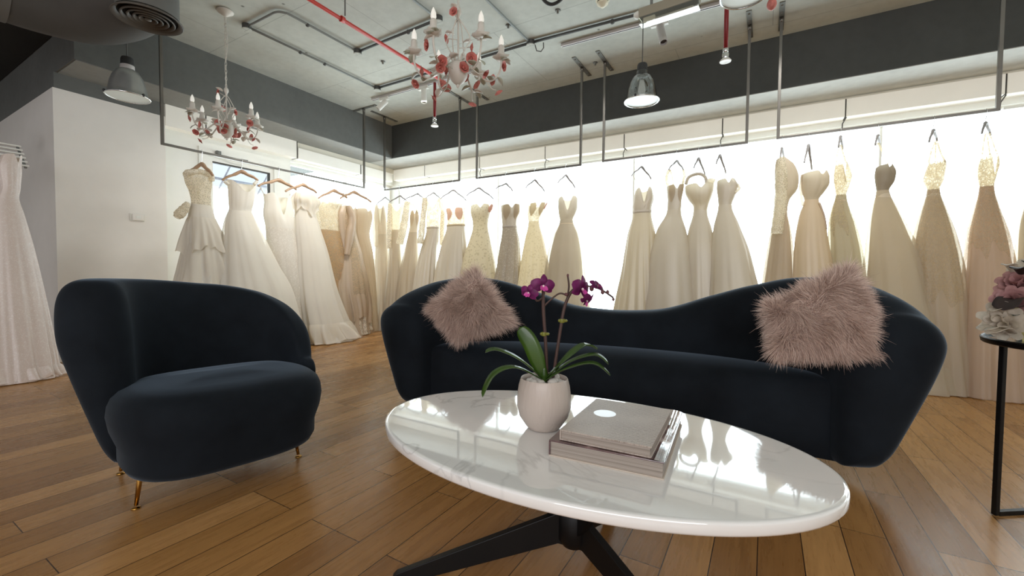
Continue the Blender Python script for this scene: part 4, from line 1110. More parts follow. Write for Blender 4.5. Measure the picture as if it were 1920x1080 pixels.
fz = SZ+.0105
fc = at(1925, 600, 'z', .76)
fc = V((fc.x, fc.y, 0))
# keep the arrangement over the tray
tcn = at(1962, 636, 'z', SZ+.012); tcn.z = 0
fa = thing('flower_arrangement', 'arrangement of pink roses and cream blossoms on the side table at right', 'flowers', (tcn.x, tcn.y, fz))
MB().lathe([(0, 0), (.06, .0), (.08, .02), (.085, .045), (.08, .045), (.072, .025), (0, .02)], 28, (tcn.x, tcn.y, fz)).build('bowl', M['white_plastic'], fa, angle=50)
MB().ball((tcn.x, tcn.y, fz+.085), .07, 16, (1, 1, 1)).build('foliage_mound', M['green_leaf'], fa)
def petals_flower(c, facing, s_, layers, mat, name, seed, open_=.8):
    rnd = random.Random(seed)
    f = V(facing).normalized(); a = f.orthogonal().normalized(); b = f.cross(a); mb = MB()
    for li in range(layers):
        np_ = 4+li*2; rad = s_*(.14+.30*li/max(1, layers-1)) if layers > 1 else s_*.2
        tilt = .15+open_*li/max(1, layers-1)
        for k in range(np_):
            an = 2*pi*(k+.5*(li % 2))/np_+rnd.uniform(-.15, .15)
            d = a*cos(an)+b*sin(an); sd = f.cross(d)
            rows = []
            h_ = s_*(.62-.18*li/layers); wmax = s_*(.22+.08*li/layers)
            for i in range(6):
                t_ = i/5
                cc = c+d*(rad*(.25+.75*sin(t_*pi/2))+s_*tilt*.45*t_*t_)+f*(h_*t_*(1-.45*tilt*t_)-s_*.15)
                ww = wmax*sin(pi*(.12+.68*t_))
                rows.append([cc-sd*ww-d*ww*.35, cc-sd*ww*.5-d*ww*.08, cc, cc+sd*ww*.5-d*ww*.08, cc+sd*ww-d*ww*.35])
            mb.grid(rows, False)
    return mb.build(name, mat, fa)
def fp(px, py, z): return at(px, py, 'z', z)
to = (CAM-V((tcn.x, tcn.y, .9))).normalized()
def fl3(px, py, off=0.0):
    """a point of the arrangement facing the room, on the plane through its middle"""
    d = ray(px, py); t_ = (tcn-CAM).dot(V((FW.x, FW.y, 0)).normalized())/d.dot(V((FW.x, FW.y, 0)).normalized())-(off-.10)*.62
    return CAM+d*t_
k = 0
for (px, py, s_, mat, off) in ((1912, 533, .085, 'pink_petal', .1), (1898, 566, .075, 'pink_petal', .16), (1925, 578, .085, 'pink_petal', .18), (1960, 545, .09, 'pink_petal', .12), (1975, 590, .09, 'pink_petal', .16), (1940, 500, .08, 'white_petal', .05), (1995, 520, .09, 'white_petal', .0),
                               (1876, 598, .07, 'white_petal', .17), (1886, 610, .065, 'white_petal', .2), (1906, 606, .06, 'yellow_petal', .2), (1935, 612, .07, 'yellow_petal', .2), (1965, 616, .08, 'white_petal', .2)):
    k += 1; p = fl3(px, py, off)
    face = (p-V((tcn.x, tcn.y, fz+.05))).normalized()+to*.5
    petals_flower(p, face, s_, 4 if mat == 'pink_petal' else 3, M[mat], 'rose' if mat == 'pink_petal' else 'blossom', k, .7 if mat == 'pink_petal' else 1.0)
def petal_leaf(p0, p1, w, mat, name):
    mid = (p0+p1)/2+V((0, 0, .015)); strap_leaf([p0, mid, p1], w, .3).build(name, mat, fa, thick=.0015)
petal_leaf(fl3(1900, 512, .05), fl3(1886, 498, .08), .018, M['white_petal'], 'petal')
petal_leaf(fl3(1890, 622, .2), fl3(1840, 621, .26), .026, M['white_petal'], 'petal')
petal_leaf(fl3(1900, 626, .24), fl3(1856, 625, .30), .024, M['white_petal'], 'petal')
petal_leaf(fl3(1890, 590, .16), fl3(1858, 584, .2), .014, M['white_petal'], 'petal')
for (a_, b_, c_, d_, w_) in ((1905, 560, 1882, 582, .035), (1920, 590, 1890, 578, .035), (1935, 600, 1895, 598, .03), (1915, 515, 1905, 505, .02), (1950, 570, 1925, 555, .03)):
    petal_leaf(fl3(a_, b_, .16), fl3(c_, d_, .22), w_, M['dark_leaf'], 'leaf')
for (a_, b_, c_, d_, w_) in ((1940, 596, 1900, 592, .015), (1960, 606, 1915, 612, .02), (1950, 520, 1925, 490, .02)):
    petal_leaf(fl3(a_, b_, .18), fl3(c_, d_, .24), w_, M['green_leaf'], 'leaf')

# ------------------------------------------------------------------ chandeliers
def chandelier(top, zb, lab, rot, seed):
    """white iron chandelier with coral roses; top = ceiling point, zb = height of bowl bottom"""
    rnd = random.Random(seed)
    x, y = top.x, top.y
    t = thing('chandelier', lab, 'chandelier', (x, y, zb), 'white floral chandeliers')
    O = V((x, y, zb))
    iw, lf = M['iron_white'], M['iron_leaf']
    MB().lathe([(0, CEIL-.002), (.066, CEIL-.002), (.07, CEIL-.008), (.062, CEIL-.018), (.05, CEIL-.024), (.03, CEIL-.04), (.012, CEIL-.05), (0, CEIL-.05)], 24, (x, y, 0), wob=lambda a, i: 1+.03*cos(12*a)).build('canopy', iw, t)
    # chain links
    zt, zl = CEIL-.05, zb+.46; n = int((zt-zl)/.034); ch = MB()
    for i in range(n):
        z = zl+(zt-zl)*(i+.5)/n; h_ = (zt-zl)/n*.66; vert = i % 2
        ring = []
        for k in range(12):
            a = 2*pi*k/12; r_ = .008*cos(a)
            ring.append((x+(r_ if vert else 0), y+(0 if vert else r_), z+h_*sin(a)))
        ch.tube(ring, .0022, 5, closed=True)
    ch.build('chain', iw, t)
    MB().tube(catmull([(x+.004, y, CEIL-.05), (x+.016, y+.01, zl+.6*(zt-zl)), (x-.014, y, zl+.35*(zt-zl)), (x+.014, y-.01, zl+.15*(zt-zl)), (x, y, zl)], 8), .0028, 5).build('flex', iw, t)
    # finial and wire cage
    MB().lathe([(0, .465), (.012, .462), (.02, .445), (.02, .43), (.01, .41), (.006, .385)], 14, O).build('finial', iw, t)
    cg = MB()
    for k in range(4):
        a = rot+pi/2*k+.4; d = V((cos(a), sin(a), 0)); e = V((-sin(a), cos(a), 0))
        cg.tube(catmull([O+V((0, 0, .40)), O+d*.03+V((0, 0, .36)), O+d*.075+e*.02+V((0, 0, .27)), O+d*.05+V((0, 0, .20)), O+d*.012+V((0, 0, .13))], 6), .0036, 6)
    cg.tube([O+V((0, 0, .40)), O+V((0, 0, .1))], .006, 8)
    cg.build('cage', iw, t)
    MB().lathe([(0, -.004), (.012, .0), (.036, .018), (.055, .05), (.06, .085), (.052, .12), (.03, .14), (0, .145)], 24, O, wob=lambda a, i: 1+.02*cos(8*a)).build('bowl', iw, t)
    tip = MB().lathe([(0, -.022), (.01, -.012), (.012, 0), (0, .004)], 12, O); tip.build('bottom_finial', iw, t)
    def leafm(mb, p, d, s_):
        s_ *= 1.15; d = V(d).normalized(); sd = d.cross(V((0, 0, 1))); sd = sd.normalized() if sd.length > .1 else V((1, 0, 0))
        u_ = sd.cross(d); rows = []
        for i in range(6):
            q_ = i/5; ww = s_*.42*sin(pi*min(1, .06+.9*q_))**.8
            c_ = p+d*(s_*q_)+u_*(-s_*.25*q_*q_)
            rows.append([c_-sd*ww+u_*ww*.2, c_, c_+sd*ww+u_*ww*.2])
        mb.grid(rows, False)
    def rose(p, f, s_):
        f = V(f).normalized(); a = f.orthogonal().normalized(); b = f.cross(a); mb = MB()
        for li in range(3):
            np_ = 2+li*2
            for k in range(np_):
                an = 2*pi*(k+.35*li)/np_; d = a*cos(an)+b*sin(an); sd = f.cross(d); rows = []
                rad = s_*(.18+.34*li)
                for i in range(5):
                    q_ = i/4; ww = s_*(.34+.16*li)*sin(pi*(.18+.55*q_))
                    c_ = p+d*(rad*(.3+.7*q_)+s_*.16*li*q_*q_)+f*(s_*(.75-.16*li)*q_)
                    rows.append([c_-sd*ww-d*ww*.4, c_, c_+sd*ww-d*ww*.4])
                mb.grid(rows, False)
        mb.ball(p+f*s_*.2, s_*.3, 8)
        mb.build('rose', M['rose'], t)
    for k in range(6):
        a = rot+pi/3*k; d = V((cos(a), sin(a), 0)); e = V((-sin(a), cos(a), 0))
        arm = MB()
        arm.tube(catmull([O+d*.02+V((0, 0, .13)), O+d*.06+V((0, 0, .165)), O+d*.115+V((0, 0, .09)), O+d*.175+V((0, 0, .035)), O+d*.235+V((0, 0, .06)), O+d*.262+V((0, 0, .125)), O+d*.262+V((0, 0, .17))], 6), .0062, 7)
        arm.tube(catmull([O+d*.17+V((0, 0, .035)), O+d*.205+e*.02+V((0, 0, .0)), O+d*.235+e*.03+V((0, 0, -.005))], 5), .003, 5)
        ao = arm.build('arm', iw, t)
        bob = MB().lathe([(0, .165), (.03, .168), (.046, .18), (.05, .186), (.03, .178), (0, .176)], 14, O+d*.262, wob=lambda a_, i: 1+.18*cos(5*a_)); bob.build('drip_pan', iw, t)
        sl = MB().lathe([(.026, .178), (.024, .20), (.019, .215), (.019, .238), (.016, .252), (0, .254)], 12, O+d*.262, wob=lambda a_, i: 1+.08*cos(4*a_+i)); so_ = sl.build('candle_sleeve', M['iron_white'], t)
        sub(MB().lathe([(.011, .25), (.0165, .266), (.0145, .288), (.008, .306), (.002, .318), (0, .32)], 12, O+d*.262), 'bulb', M['bulb'], so_, t)
        for (pp_, dd_, s_) in ((O+d*.262+V((0, 0, .165)), d*.8+e*.6+V((0, 0, .1)), .055), (O+d*.262+V((0, 0, .165)), d*.5-e*.9+V((0, 0, .0)), .05), (O+d*.15+V((0, 0, .05)), e-V((0, 0, .2)), .05), (O+d*.20+V((0, 0, .04)), -e+d*.3+V((0, 0, .3)), .05), (O+d*.09+V((0, 0, .12)), e+d*.2+V((0, 0, .5)), .055), (O+d*.24+V((0, 0, .06)), d+e*.2-V((0, 0, .5)), .05), (O+d*.262+V((0, 0, .17)), d+V((0, 0, .1)), .05)):
            lm = MB(); leafm(lm, pp_, V(dd_)+V((rnd.uniform(-.3, .3), rnd.uniform(-.3, .3), rnd.uniform(-.3, .2))), s_); lm.build('leaf', lf if rnd.random() < .6 else iw, t, thick=.002)
        rose(O+d*(.20+rnd.uniform(-.02, .02))+e*rnd.uniform(-.03, .03)+V((0, 0, .075+rnd.uniform(-.02, .02))), d+e*rnd.uniform(-.6, .6)+V((0, 0, rnd.uniform(-.4, .2))), .029)
        rose(O+d*.245+e*.034+V((0, 0, -.01+rnd.uniform(-.01, .01))), d*.5+e*.5+V((0, 0, -.6)), .025)
        if k % 2 == 0: rose(O+d*.268+e*(-.03)+V((0, 0, .115)), d-e*.6+V((0, 0, -.2)), .027)
        if k % 2 == 1: rose(O+d*.062+V((0, 0, .08)), d+V((0, 0, .05)), .03)
    for a, r_, z in ((rot+2.2, .06, .40), (rot+4.4, .075, .24), (rot+.6, .07, .29)):
        d = V((cos(a), sin(a), 0)); rose(O+d*r_+V((0, 0, z)), d, .024)
        st_ = MB().tube([O+V((0, 0, z-.02)), O+d*r_+V((0, 0, z))], .0026, 5); st_.build('twig', iw, t)
        lm = MB(); leafm(lm, O+d*.03+V((0, 0, z+.02)), d+V((0, 0, .6)), .05); lm.build('leaf', iw, t, thick=.002)
va = atan2(FW.y, FW.x)
c1 = at(422, 20, 'z', CEIL)
chandelier(c1, 2.135, 'far white iron chandelier with coral roses, over the rail on the left wall', va+.35, 5)
c2 = V((-1.64, 2.11, CEIL))
chandelier(c2, 2.04, 'near white iron chandelier with coral roses, hanging at top centre', va+.63, 9)
# ------------------------------------------------------------------ gowns
FM = {}
def fab(key, *a, **k):
    FM[key] = fabric('gown '+key, *a, **k); return FM[key]
fab('ivory satin', (214, 202, 184), tl=.22, gloss=.5)
fab('cream satin', (216, 202, 178), tl=.26, gloss=.45)
fab('bodice white', (222, 214, 200), tl=.24)
fab('bodice cream', (212, 198, 176), tl=.2)
fab('dark bodice', (160, 146, 124), tl=.08)
fab('lining', (216, 204, 184), tl=.22)
fab('white tulle', (226, 221, 210), tl=.4, sheer=.38)
fab('soft tulle', (222, 212, 194), tl=.45, sheer=.34)
fab('ivory chiffon', (220, 210, 192), tl=.45, sheer=.28, tcol=(246, 234, 212))
fab('warm chiffon', (216, 202, 182), tl=.42, sheer=.28, tcol=(246, 228, 200))
fab('yellow chiffon', (216, 208, 182), tl=.42, sheer=.28, tcol=(246, 238, 204))
fab('peach tulle', (218, 196, 178), tl=.45, sheer=.28, tcol=(248, 222, 198))
fab('blush satin', (200, 176, 148), tl=.25, gloss=.4)
fab('blush sequin', (236, 218, 208), tl=.2, pattern='beads', pc=(246, 234, 226), pscale=90, gloss=.5)
fab('tan', (186, 150, 112), tl=.3)
fab('champagne', (206, 180, 152), tl=.28, gloss=.4)
fab('champagne pleat', (200, 178, 152), tl=.3, gloss=.2)
fab('lace ivory', (196, 184, 164), tl=.4, pattern='lace', pc=(236, 228, 212), pscale=52, sheer=.35)
fab('lace white', (206, 198, 184), tl=.42, pattern='lace', pc=(240, 234, 222), pscale=60, sheer=.5)
fab('lace appliqué', (206, 190, 166), tl=.35, pattern='lace', pc=(214, 200, 178), pscale=62, sheer=.95, solid=.5)
fab('floral', (206, 196, 178), tl=.35, pattern='floral', pc=(168, 156, 136), pscale=30)
fab('floral light', (218, 208, 190), tl=.42, pattern='floral', pc=(190, 178, 158), pscale=34)
fab('beaded', (204, 196, 180), tl=.4, pattern='beads', pc=(244, 240, 230), pscale=70)
fab('cup', (208, 190, 164), tl=.38)
fab('pink cup', (210, 168, 148), tl=.4, tcol=(248, 214, 194))
fab('left tulle', (246, 243, 236), tl=.3, sheer=.22)
fab('left beaded', (236, 230, 220), tl=.3, pattern='beads', pc=(252, 248, 240), pscale=70)
fab('left lining', (244, 238, 228), tl=.15)
fab('left bodice', (246, 241, 232), tl=.22)
fab('ruffle', (244, 240, 232), tl=.4, sheer=.15)

class Rack:
    def __init__(s, ax, val, e, n): s.ax, s.val, s.e, s.n = ax, val, V(e), V(n); s.sg = (s.n.x+s.n.y)
    def pt(s, px, py, off=0): return at(px, py, s.ax, s.val+s.sg*off)
RL = Rack('x', XR, (0, 1, 0), (1, 0, 0))
RR = Rack('y', YR, (1, 0, 0), (0, -1, 0))
RP = Rack('x', -5.2, (0, 1, 0), (1, 0, 0))

def gown(lab, rack, rows, waist, mats, neck='sweet', seed=0, face=90, fwd=.12, rb=.5, rs=.62, amp=.15, freq=(9, 14, 21), off=0.0, cup=None, drop=.05,
         straps=(), sleeves=(), overlay=None, belt=None, ruffles=(), grp=None, cap=.42, hem_z=.008, cup_amp=.10, name='wedding_dress', lining=None):
    """rows: (y, x_left, x_right) of the gown in the photo, read on the plane of its rail"""
    rnd = random.Random(seed*7+3)
    if lining is None and mats[1] in (FM['left tulle'], FM['left beaded'], FM['white tulle'], FM['soft tulle'], FM['ivory chiffon'], FM['warm chiffon'], FM['yellow chiffon'], FM['peach tulle'], FM['beaded']): lining = .17
    e, n = rack.e, rack.n
    zt0 = rack.pt(rows[0][1], rows[0][0], off).z; zw0 = rack.pt(waist[1] if isinstance(waist, tuple) else rows[0][1], waist[0] if isinstance(waist, tuple) else waist, off).z
    pr = []
    for (py, xl, xr) in rows:
        o_ = off; z = rack.pt((xl+xr)/2, py, o_).z
        for _ in range(3):
            s_ = max(0, min(1.1, (zw0-z)/max(.1, zw0-.03))); o_ = off+fwd*s_**1.6; z = rack.pt((xl+xr)/2, py, o_).z
        a_, b_ = rack.pt(xl, py, o_), rack.pt(xr, py, o_)
        c_ = (a_+b_)/2; hw = abs((b_-a_).dot(e))/2; d = ray((xl+xr)/2, py); tn = abs(d.dot(e)/d.dot(n))
        rho = rb if z > zw0-.02 else rs
        hw = hw/sqrt(1+(rho*tn)**2)
        if z < hem_z:
            continue
        pr.append((z, c_.dot(e), hw, o_))
    pr.sort()
    z0, u0, w0, o0 = pr[0]
    if z0 > hem_z+.01:
        z1, u1, w1, o1 = pr[1]; k = min(1.6, (z0-hem_z)/max(.05, (z1-z0)))
        pr.insert(0, (hem_z, u0+(u0-u1)*k*.8, w0+max(0, (w0-w1))*k*.8, off+fwd*1.05))
    zs = [p[0] for p in pr]
    def prof(z): return tuple(smooth_interp(zs, [p[i] for p in pr], z) for i in (1, 2, 3))
    ztop = zs[-1]; zw = zw0; zh = zs[0]
    base = rack.e*prof(zw)[0]+rack.n*0
    plane = V((rack.val, 0, 0)) if rack.ax == 'x' else V((0, rack.val, 0))
    root = thing(name, lab, 'dress', tuple(e*prof(zh)[0]+plane+n*prof(zh)[2]+V((0, 0, 0))), grp)
    if mats[0] in (FM['white tulle'], FM['soft tulle'], FM['ivory chiffon'], FM['warm chiffon']): mats = (FM['bodice '+('white' if mats[0] is FM['white tulle'] else 'cream')], mats[1])
    if mats[0] is FM['left tulle']: mats = (FM['left bodice'], mats[1])
    NS = 84
    ph = [(f, rnd.uniform(0, 6.28), rnd.uniform(.5, 1)/(1+.35*i)) for i, f in enumerate(freq)]
    tf = R(face)
    def fold(th): 
        v_ = sum(a_*cos(f*th+p) for f, p, a_ in ph)
        return v_-.25*abs(v_)
    def ringpt(z, th, zz=None, sc=1.0, extra=0):
        u, w_, o_ = prof(z)
        rho = rb if z >= zw else rb+(rs-rb)*min(1, (zw-z)/.35)
        b_ = min(w_*rho, cap)
        s_ = max(0, (zw-z)/max(.05, zw-zh))
        r = sc*(1+amp*(s_**.55)*(.35+.65*s_)*fold(th+.25*s_*sin(seed))+extra)
        if z > zw:
            q = (z-zw)/max(.05, ztop-zw); psi = (th-tf+pi) % (2*pi)-pi
            r *= 1+cup_amp*sin(pi*min(1, q*1.05))*(math.exp(-((psi-.62)/.36)**2)+math.exp(-((psi+.62)/.36)**2))+.012*fold(th*1.0)
        else:
            zz = (z if zz is None else zz)
        p = e*(u+w_*r*cos(th))+n*(o_+b_*r*sin(th))+plane
        p.z = z if zz is None else zz
        return p
    def ztop_at(th):
        psi = abs((th-tf+pi) % (2*pi)-pi); H = ztop-zw
        if neck == 'sweet': d = -.30*H*math.exp(-(psi/.22)**2)*.6-drop*(psi/pi)**1.5
        elif neck == 'v': d = -.62*H*math.exp(-(psi/.34)**2)-drop*(psi/pi)**1.5-.02*math.exp(-((psi-1.4)/.5)**2)
        elif neck == 'scoop': d = -.36*H*math.exp(-(psi/.62)**2)-drop*.3*(psi/pi)
        else: d = -drop*.3*(psi/pi)**1.5+.006*sin(9*th)
        return ztop+d
    ths = [2*pi*i/NS for i in range(NS)]
    bod = MB(); K = 14
    bod.grid([[ringpt(zw+(ztop-zw)*(i/K), th, zz=zw+(ztop_at(th)-zw)*(i/K)) for th in ths] for i in range(K+1)])
    bod_o = bod.build('bodice', mats[0], root)
    sk = MB(); K = 40
    if lining:
        ln_ = MB(); ln_.grid([[ringpt(zw-(zw-zh)*(i/24)**.92, th, sc=1-lining*min(1, (i+1.5)/6)) for th in ths] for i in range(25)])
        ln_.build('lining', FM['left lining' if rack is RL else 'lining'], root)
    def wav(th, z): return .012*(fold(th*1.0+2)) if z < zh+.05 else 0
    sk.grid([[ringpt(zw-(zw-zh)*(i/K)**.92, th) for th in ths] for i in range(K+1)])
    sk.build('skirt', mats[1], root)
    if cup:
        c = MB()
        for sg in (-1, 1):
            rws = []
            for i in range(9):
                zc = zw+(ztop-zw)*(.30+.68*i/8); half = .46*sin(pi*(.08+.70*i/8))
                rws.append([ringpt(zc, tf+sg*.62+half*(j/4-1), zz=zw+(ztop_at(tf+sg*.62)-zw)*(.30+.68*i/8), sc=1.03, extra=.05*cos((j/4-1)*1.4)) for j in range(9)])
            c.grid(rws, False)
        c.build('bust_cup', FM[cup], root)
    if overlay:
        z_lo, key, a0, a1 = overlay
        zl = rack.pt(rows[0][1], z_lo, off).z; ov = MB(); rws = []
        for i in range(19):
            f_ = i/18; r_ = []
            for j in range(41):
                th = R(a0)+(R(a1)-R(a0))*j/40
                zb_ = zl+.05*sin(7*th+seed)+.03*sin(13*th)
                z = zb_+(ztop*.995-zb_)*f_
                zz = None if z < zw else zw+(ztop_at(th)-zw)*((z-zw)/(ztop-zw))
                r_.append(ringpt(z, th, zz=zz, sc=1.025, extra=.0))
            rws.append(r_)
        ov.grid(rws, False).build('lace_overlay', FM[key], root)
    if belt:
        bl = MB(); bl.grid([[ringpt(zw+dz, th, sc=sc_) for th in ths] for dz, sc_ in ((-.014, 1.01), (-.012, 1.05), (.012, 1.05), (.014, 1.01))]); bl.build('belt', FM[belt], root)
    for st in straps:
        pts, r_, key = st
        N = len(pts)
        P3 = [rack.pt(p[0], p[1], off+(p[2] if len(p) > 2 else .02)) for p in pts]
        MB().tube(catmull(P3, 5), r_, 6).build('strap', FM[key], root)
    for sv in sleeves:
        pts, key, so_ = sv
        P3 = catmull([rack.pt(p[0], p[1], off+so_) for p in pts], 6); scl = (P3[0]-CAM).dot(FW)/F_PX
        ws = []
        for i in range(len(P3)):
            f_ = i/(len(P3)-1)*(len(pts)-1); j = min(int(f_), len(pts)-2); ws.append(max(.004, (pts[j][2]+(pts[j+1][2]-pts[j][2])*(f_-j))*scl*(1+.06*sin(i*1.9+seed))))
        MB().tube(P3, ws, 14, cap=False).build('sleeve', FM[key], root)
    for (y0, y1, s0, s1, key, rs_) in ruffles:
        za, zb_ = rack.pt(rows[0][1], y0, off).z, rack.pt(rows[0][1], y1, off).z
        rr_ = random.Random(rs_); f1, f2, f3 = rr_.randint(5, 8), rr_.randint(11, 15), rr_.randint(18, 23); p1, p2 = rr_.uniform(0, 6), rr_.uniform(0, 6); rws = []
        for i in range(12):
            q = i/11; z = za+(zb_-za)*q; rw = []
            for th in [2*pi*k/110 for k in range(110)]:
                ex = q**.7*(.12*sin(f1*th+p1)+.08*sin(f2*th+p2+q*2)+.04*sin(f3*th))
                p = ringpt(max(zh+.01, z), th, sc=s0+(s1-s0)*q**.6, extra=ex); p.z = z+.05*q*sin(f1*.5*th+p2)+.015*sin(f2*th)*q
                p.z = max(p.z, .02)
                rw.append(p)
            rws.append(rw)
        MB().grid(rws).build('ruffle', FM[key], root)
    return root, prof

def hanger(lab, rack, apex, lend, rend, mat, flip=1, off=0.0, thick=1.0, zr=None):
    z_r = (RZ+.008 if rack is RR else 2.14) if zr is None else zr
    thick = 1.5*thick if rack is RL else 1.35*thick
    A = rack.pt(*apex, off)
    w = abs((rack.pt(*rend)-rack.pt(*lend)).dot(rack.e)); dl = sqrt(max(0, .20**2-(w/2)**2))*flip*.8
    Lp = rack.pt(*lend, off+dl); Rp = rack.pt(*rend, off-dl)
    t = thing('dress_hanger', lab, 'hanger', tuple(A), 'gown hangers on the rails')
    nk = A-V((0, 0, .012))
    k = thick
    m1 = nk*.62+Lp*.38; m1.z += .004; m2 = nk*.62+Rp*.38; m2.z += .004
    m3 = nk*.25+Lp*.75; m3.z += .012; m4 = nk*.25+Rp*.75; m4.z += .012
    body = MB().tube(catmull([Lp, m3, m1, nk, m2, m4, Rp], 5), [x*k for x in ([.008]*5+[.0095]*5+[.012]*5+[.017, .0165, .0155, .014, .0125]+[.012]*5+[.0095]*5+[.008])][:31], 8)
    body.build('shoulder_bar', M[mat], t)
    top = V((A.x, A.y, z_r)); e = rack.n
    if rack is not RR and rack is not RL: e = rack.n
    hk = [A-V((0, 0, .01)), A+V((0, 0, .02))]
    base = rack.val+rack.sg*0
    ctr = V((A.x, A.y, z_r+.004))
    if rack.ax == 'y': ctr.y = rack.val
    else: ctr.x = rack.val
    hk += [V((A.x, A.y, z_r-.035))+rack.n*.012, ctr+rack.n*.018, ctr+rack.n*.013+V((0, 0, .012)), ctr+V((0, 0, .019)), ctr-rack.n*.013+V((0, 0, .012)), ctr-rack.n*.018-V((0, 0, .006))]
    MB().tube(catmull(hk, 4), .0026, 6).build('hook', M['chrome'], t)
    return t

GL, GR = 'gowns on the left wall rail', 'gowns along the window rails'
F = FM
# --- the blush gown at the far left
gown('blush sequinned strapless gown cut by the left picture edge', RP, [(288, 2, 42), (310, -6, 40), (350, 0, 38), (372, -6, 36), (400, -14, 46), (470, -24, 66), (560, -34, 86), (640, -40, 101), (715, -45, 108)], 372,
     (F['blush sequin'], F['blush sequin']), 'sweet', 1, face=60, fwd=.10, rs=.55, amp=.07, ruffles=[(690, 722, 1.0, 1.06, 'blush sequin', 3)])
# --- left rail
gown('lace off-shoulder gown with tiered tulle ruffles, nearest the partition wall', RL, [(328, 343, 398), (345, 347, 397), (360, 354, 395), (380, 358, 396), (400, 353, 402), (440, 347, 416), (500, 340, 428), (560, 330, 440), (640, 322, 455)], 380,
     (F['lace ivory'], F['left tulle']), 'straight', 2, face=80, fwd=.25, amp=.10, grp=GL,
     sleeves=[([(352, 380, 4), (345, 392, 8), (336, 402, 9), (331, 408, 5)], 'lace ivory', .06), ([(346, 330, 3), (352, 324, 6), (372, 322, 5), (394, 328, 6), (398, 340, 4)], 'lace white', .05)],
     ruffles=[(405, 470, 1.0, 1.16, 'ruffle', 1), (455, 540, 1.0, 1.15, 'ruffle', 2), (520, 640, .98, 1.12, 'ruffle', 5)])
gown('white V-neck gown with wide soft tulle skirt on the left wall rail', RL, [(340, 425, 481), (360, 427, 478), (380, 428, 475), (393, 429, 472), (410, 421, 480), (450, 413, 500), (500, 406, 524), (540, 401, 545), (600, 395, 560), (650, 390, 572)], 393,
     (F['left tulle'], F['left tulle']), 'scoop', 3, face=85, fwd=.42, amp=.06, freq=(11, 17, 26), rs=.7, grp=GL, off=.03,
     straps=[([(428, 346), (421, 340)], .018, 'left tulle'), ([(476, 346), (482, 340)], .018, 'left tulle')])
gown('cowl-neck pearl-beaded satin gown beside the wide tulle gown', RL, [(362, 493, 545), (380, 495, 548), (400, 493, 550), (425, 497, 553), (480, 500, 562), (540, 504, 574), (600, 508, 580), (640, 505, 590)], 425,
     (F['left bodice'], F['left beaded']), 'v', 4, face=80, fwd=.2, amp=.07, grp=GL, off=-.02, straps=[([(496, 366), (487, 350)], .004, 'beaded'), ([(543, 366), (553, 356)], .004, 'beaded')])
gown('white strapless gown with frilled bust and tulle train pooling on the floor', RL, [(362, 553, 590), (376, 549, 595), (392, 552, 591), (420, 550, 599), (480, 552, 617), (540, 555, 631), (600, 563, 652), (636, 572, 668)], 392,
     (F['left tulle'], F['left tulle']), 'straight', 5, face=80, fwd=.34, amp=.08, grp=GL, ruffles=[(362, 396, 1.04, 1.22, 'ruffle', 7), (605, 640, 1.0, 1.18, 'ruffle', 8)])
gown('tan and blush beaded gown with sheer top on the left wall rail', RL, [(378, 598, 644), (395, 591, 634), (430, 597, 640), (480, 608, 655), (530, 622, 668), (590, 636, 680), (615, 640, 690)], 430,
     (F['lace ivory'], F['tan']), 'straight', 6, face=80, fwd=.10, amp=.08, grp=GL, off=-.06, overlay=(520, 'lace appliqué', 60, 150))
gown('champagne gown with long satin sleeve hanging from the shoulder, tiered lace hem', RL, [(386, 637, 668), (405, 632, 667), (430, 634, 668), (480, 638, 680), (540, 633, 692), (575, 640, 694), (612, 648, 692)], 430,
     (F['champagne'], F['blush satin']), 'sweet', 7, face=70, fwd=.16, amp=.08, grp=GL, sleeves=[([(652, 386, 4), (660, 410, 7), (656, 440, 8), (650, 478, 5)], 'champagne', .10)],
     ruffles=[(548, 600, 1.0, 1.06, 'blush satin', 4), (590, 628, .95, 1.06, 'lace ivory', 6)], overlay=(560, 'lace appliqué', 70, 120))
gown('beige pleated off-shoulder gown at the corner end of the left rail', RL, [(391, 666, 696), (402, 665, 698), (420, 665, 695), (436, 666, 693), (470, 671, 699), (540, 681, 705), (600, 690, 708), (628, 690, 712)], 436,
     (F['champagne pleat'], F['champagne pleat']), 'sweet', 8, face=70, fwd=.05, amp=.12, freq=(16, 24, 31), grp=GL, straps=[([(668, 394), (672, 374)], .003, 'champagne pleat'), ([(692, 400), (693, 378)], .003, 'champagne pleat')])
hw, hg = 'hanger_w', 'hanger_g'
hanger('pale wood hanger with the lace off-shoulder gown, first on the left rail', RL, (378, 306), (348, 328), (399, 329), hw, -1)
hanger('pale wood hanger with the white V-neck tulle gown', RL, (453, 320), (417, 338), (484, 339), hw, -1)
hanger('pale wood hanger with the cowl-neck beaded gown', RL, (522, 336), (484, 349), (556, 356), hw, -1)
hanger('pale wood hanger with the frilled strapless gown', RL, (568, 345), (535, 359), (594, 362), hw, -1)
hanger('pale wood hanger with the tan beaded gown', RL, (626, 356), (597, 372), (651, 371), hw, -1)
hanger('dark-edged wood hanger with the beige pleated gown, last on the left rail', RL, (664, 359), (638, 372), (696, 379), hw, -1)

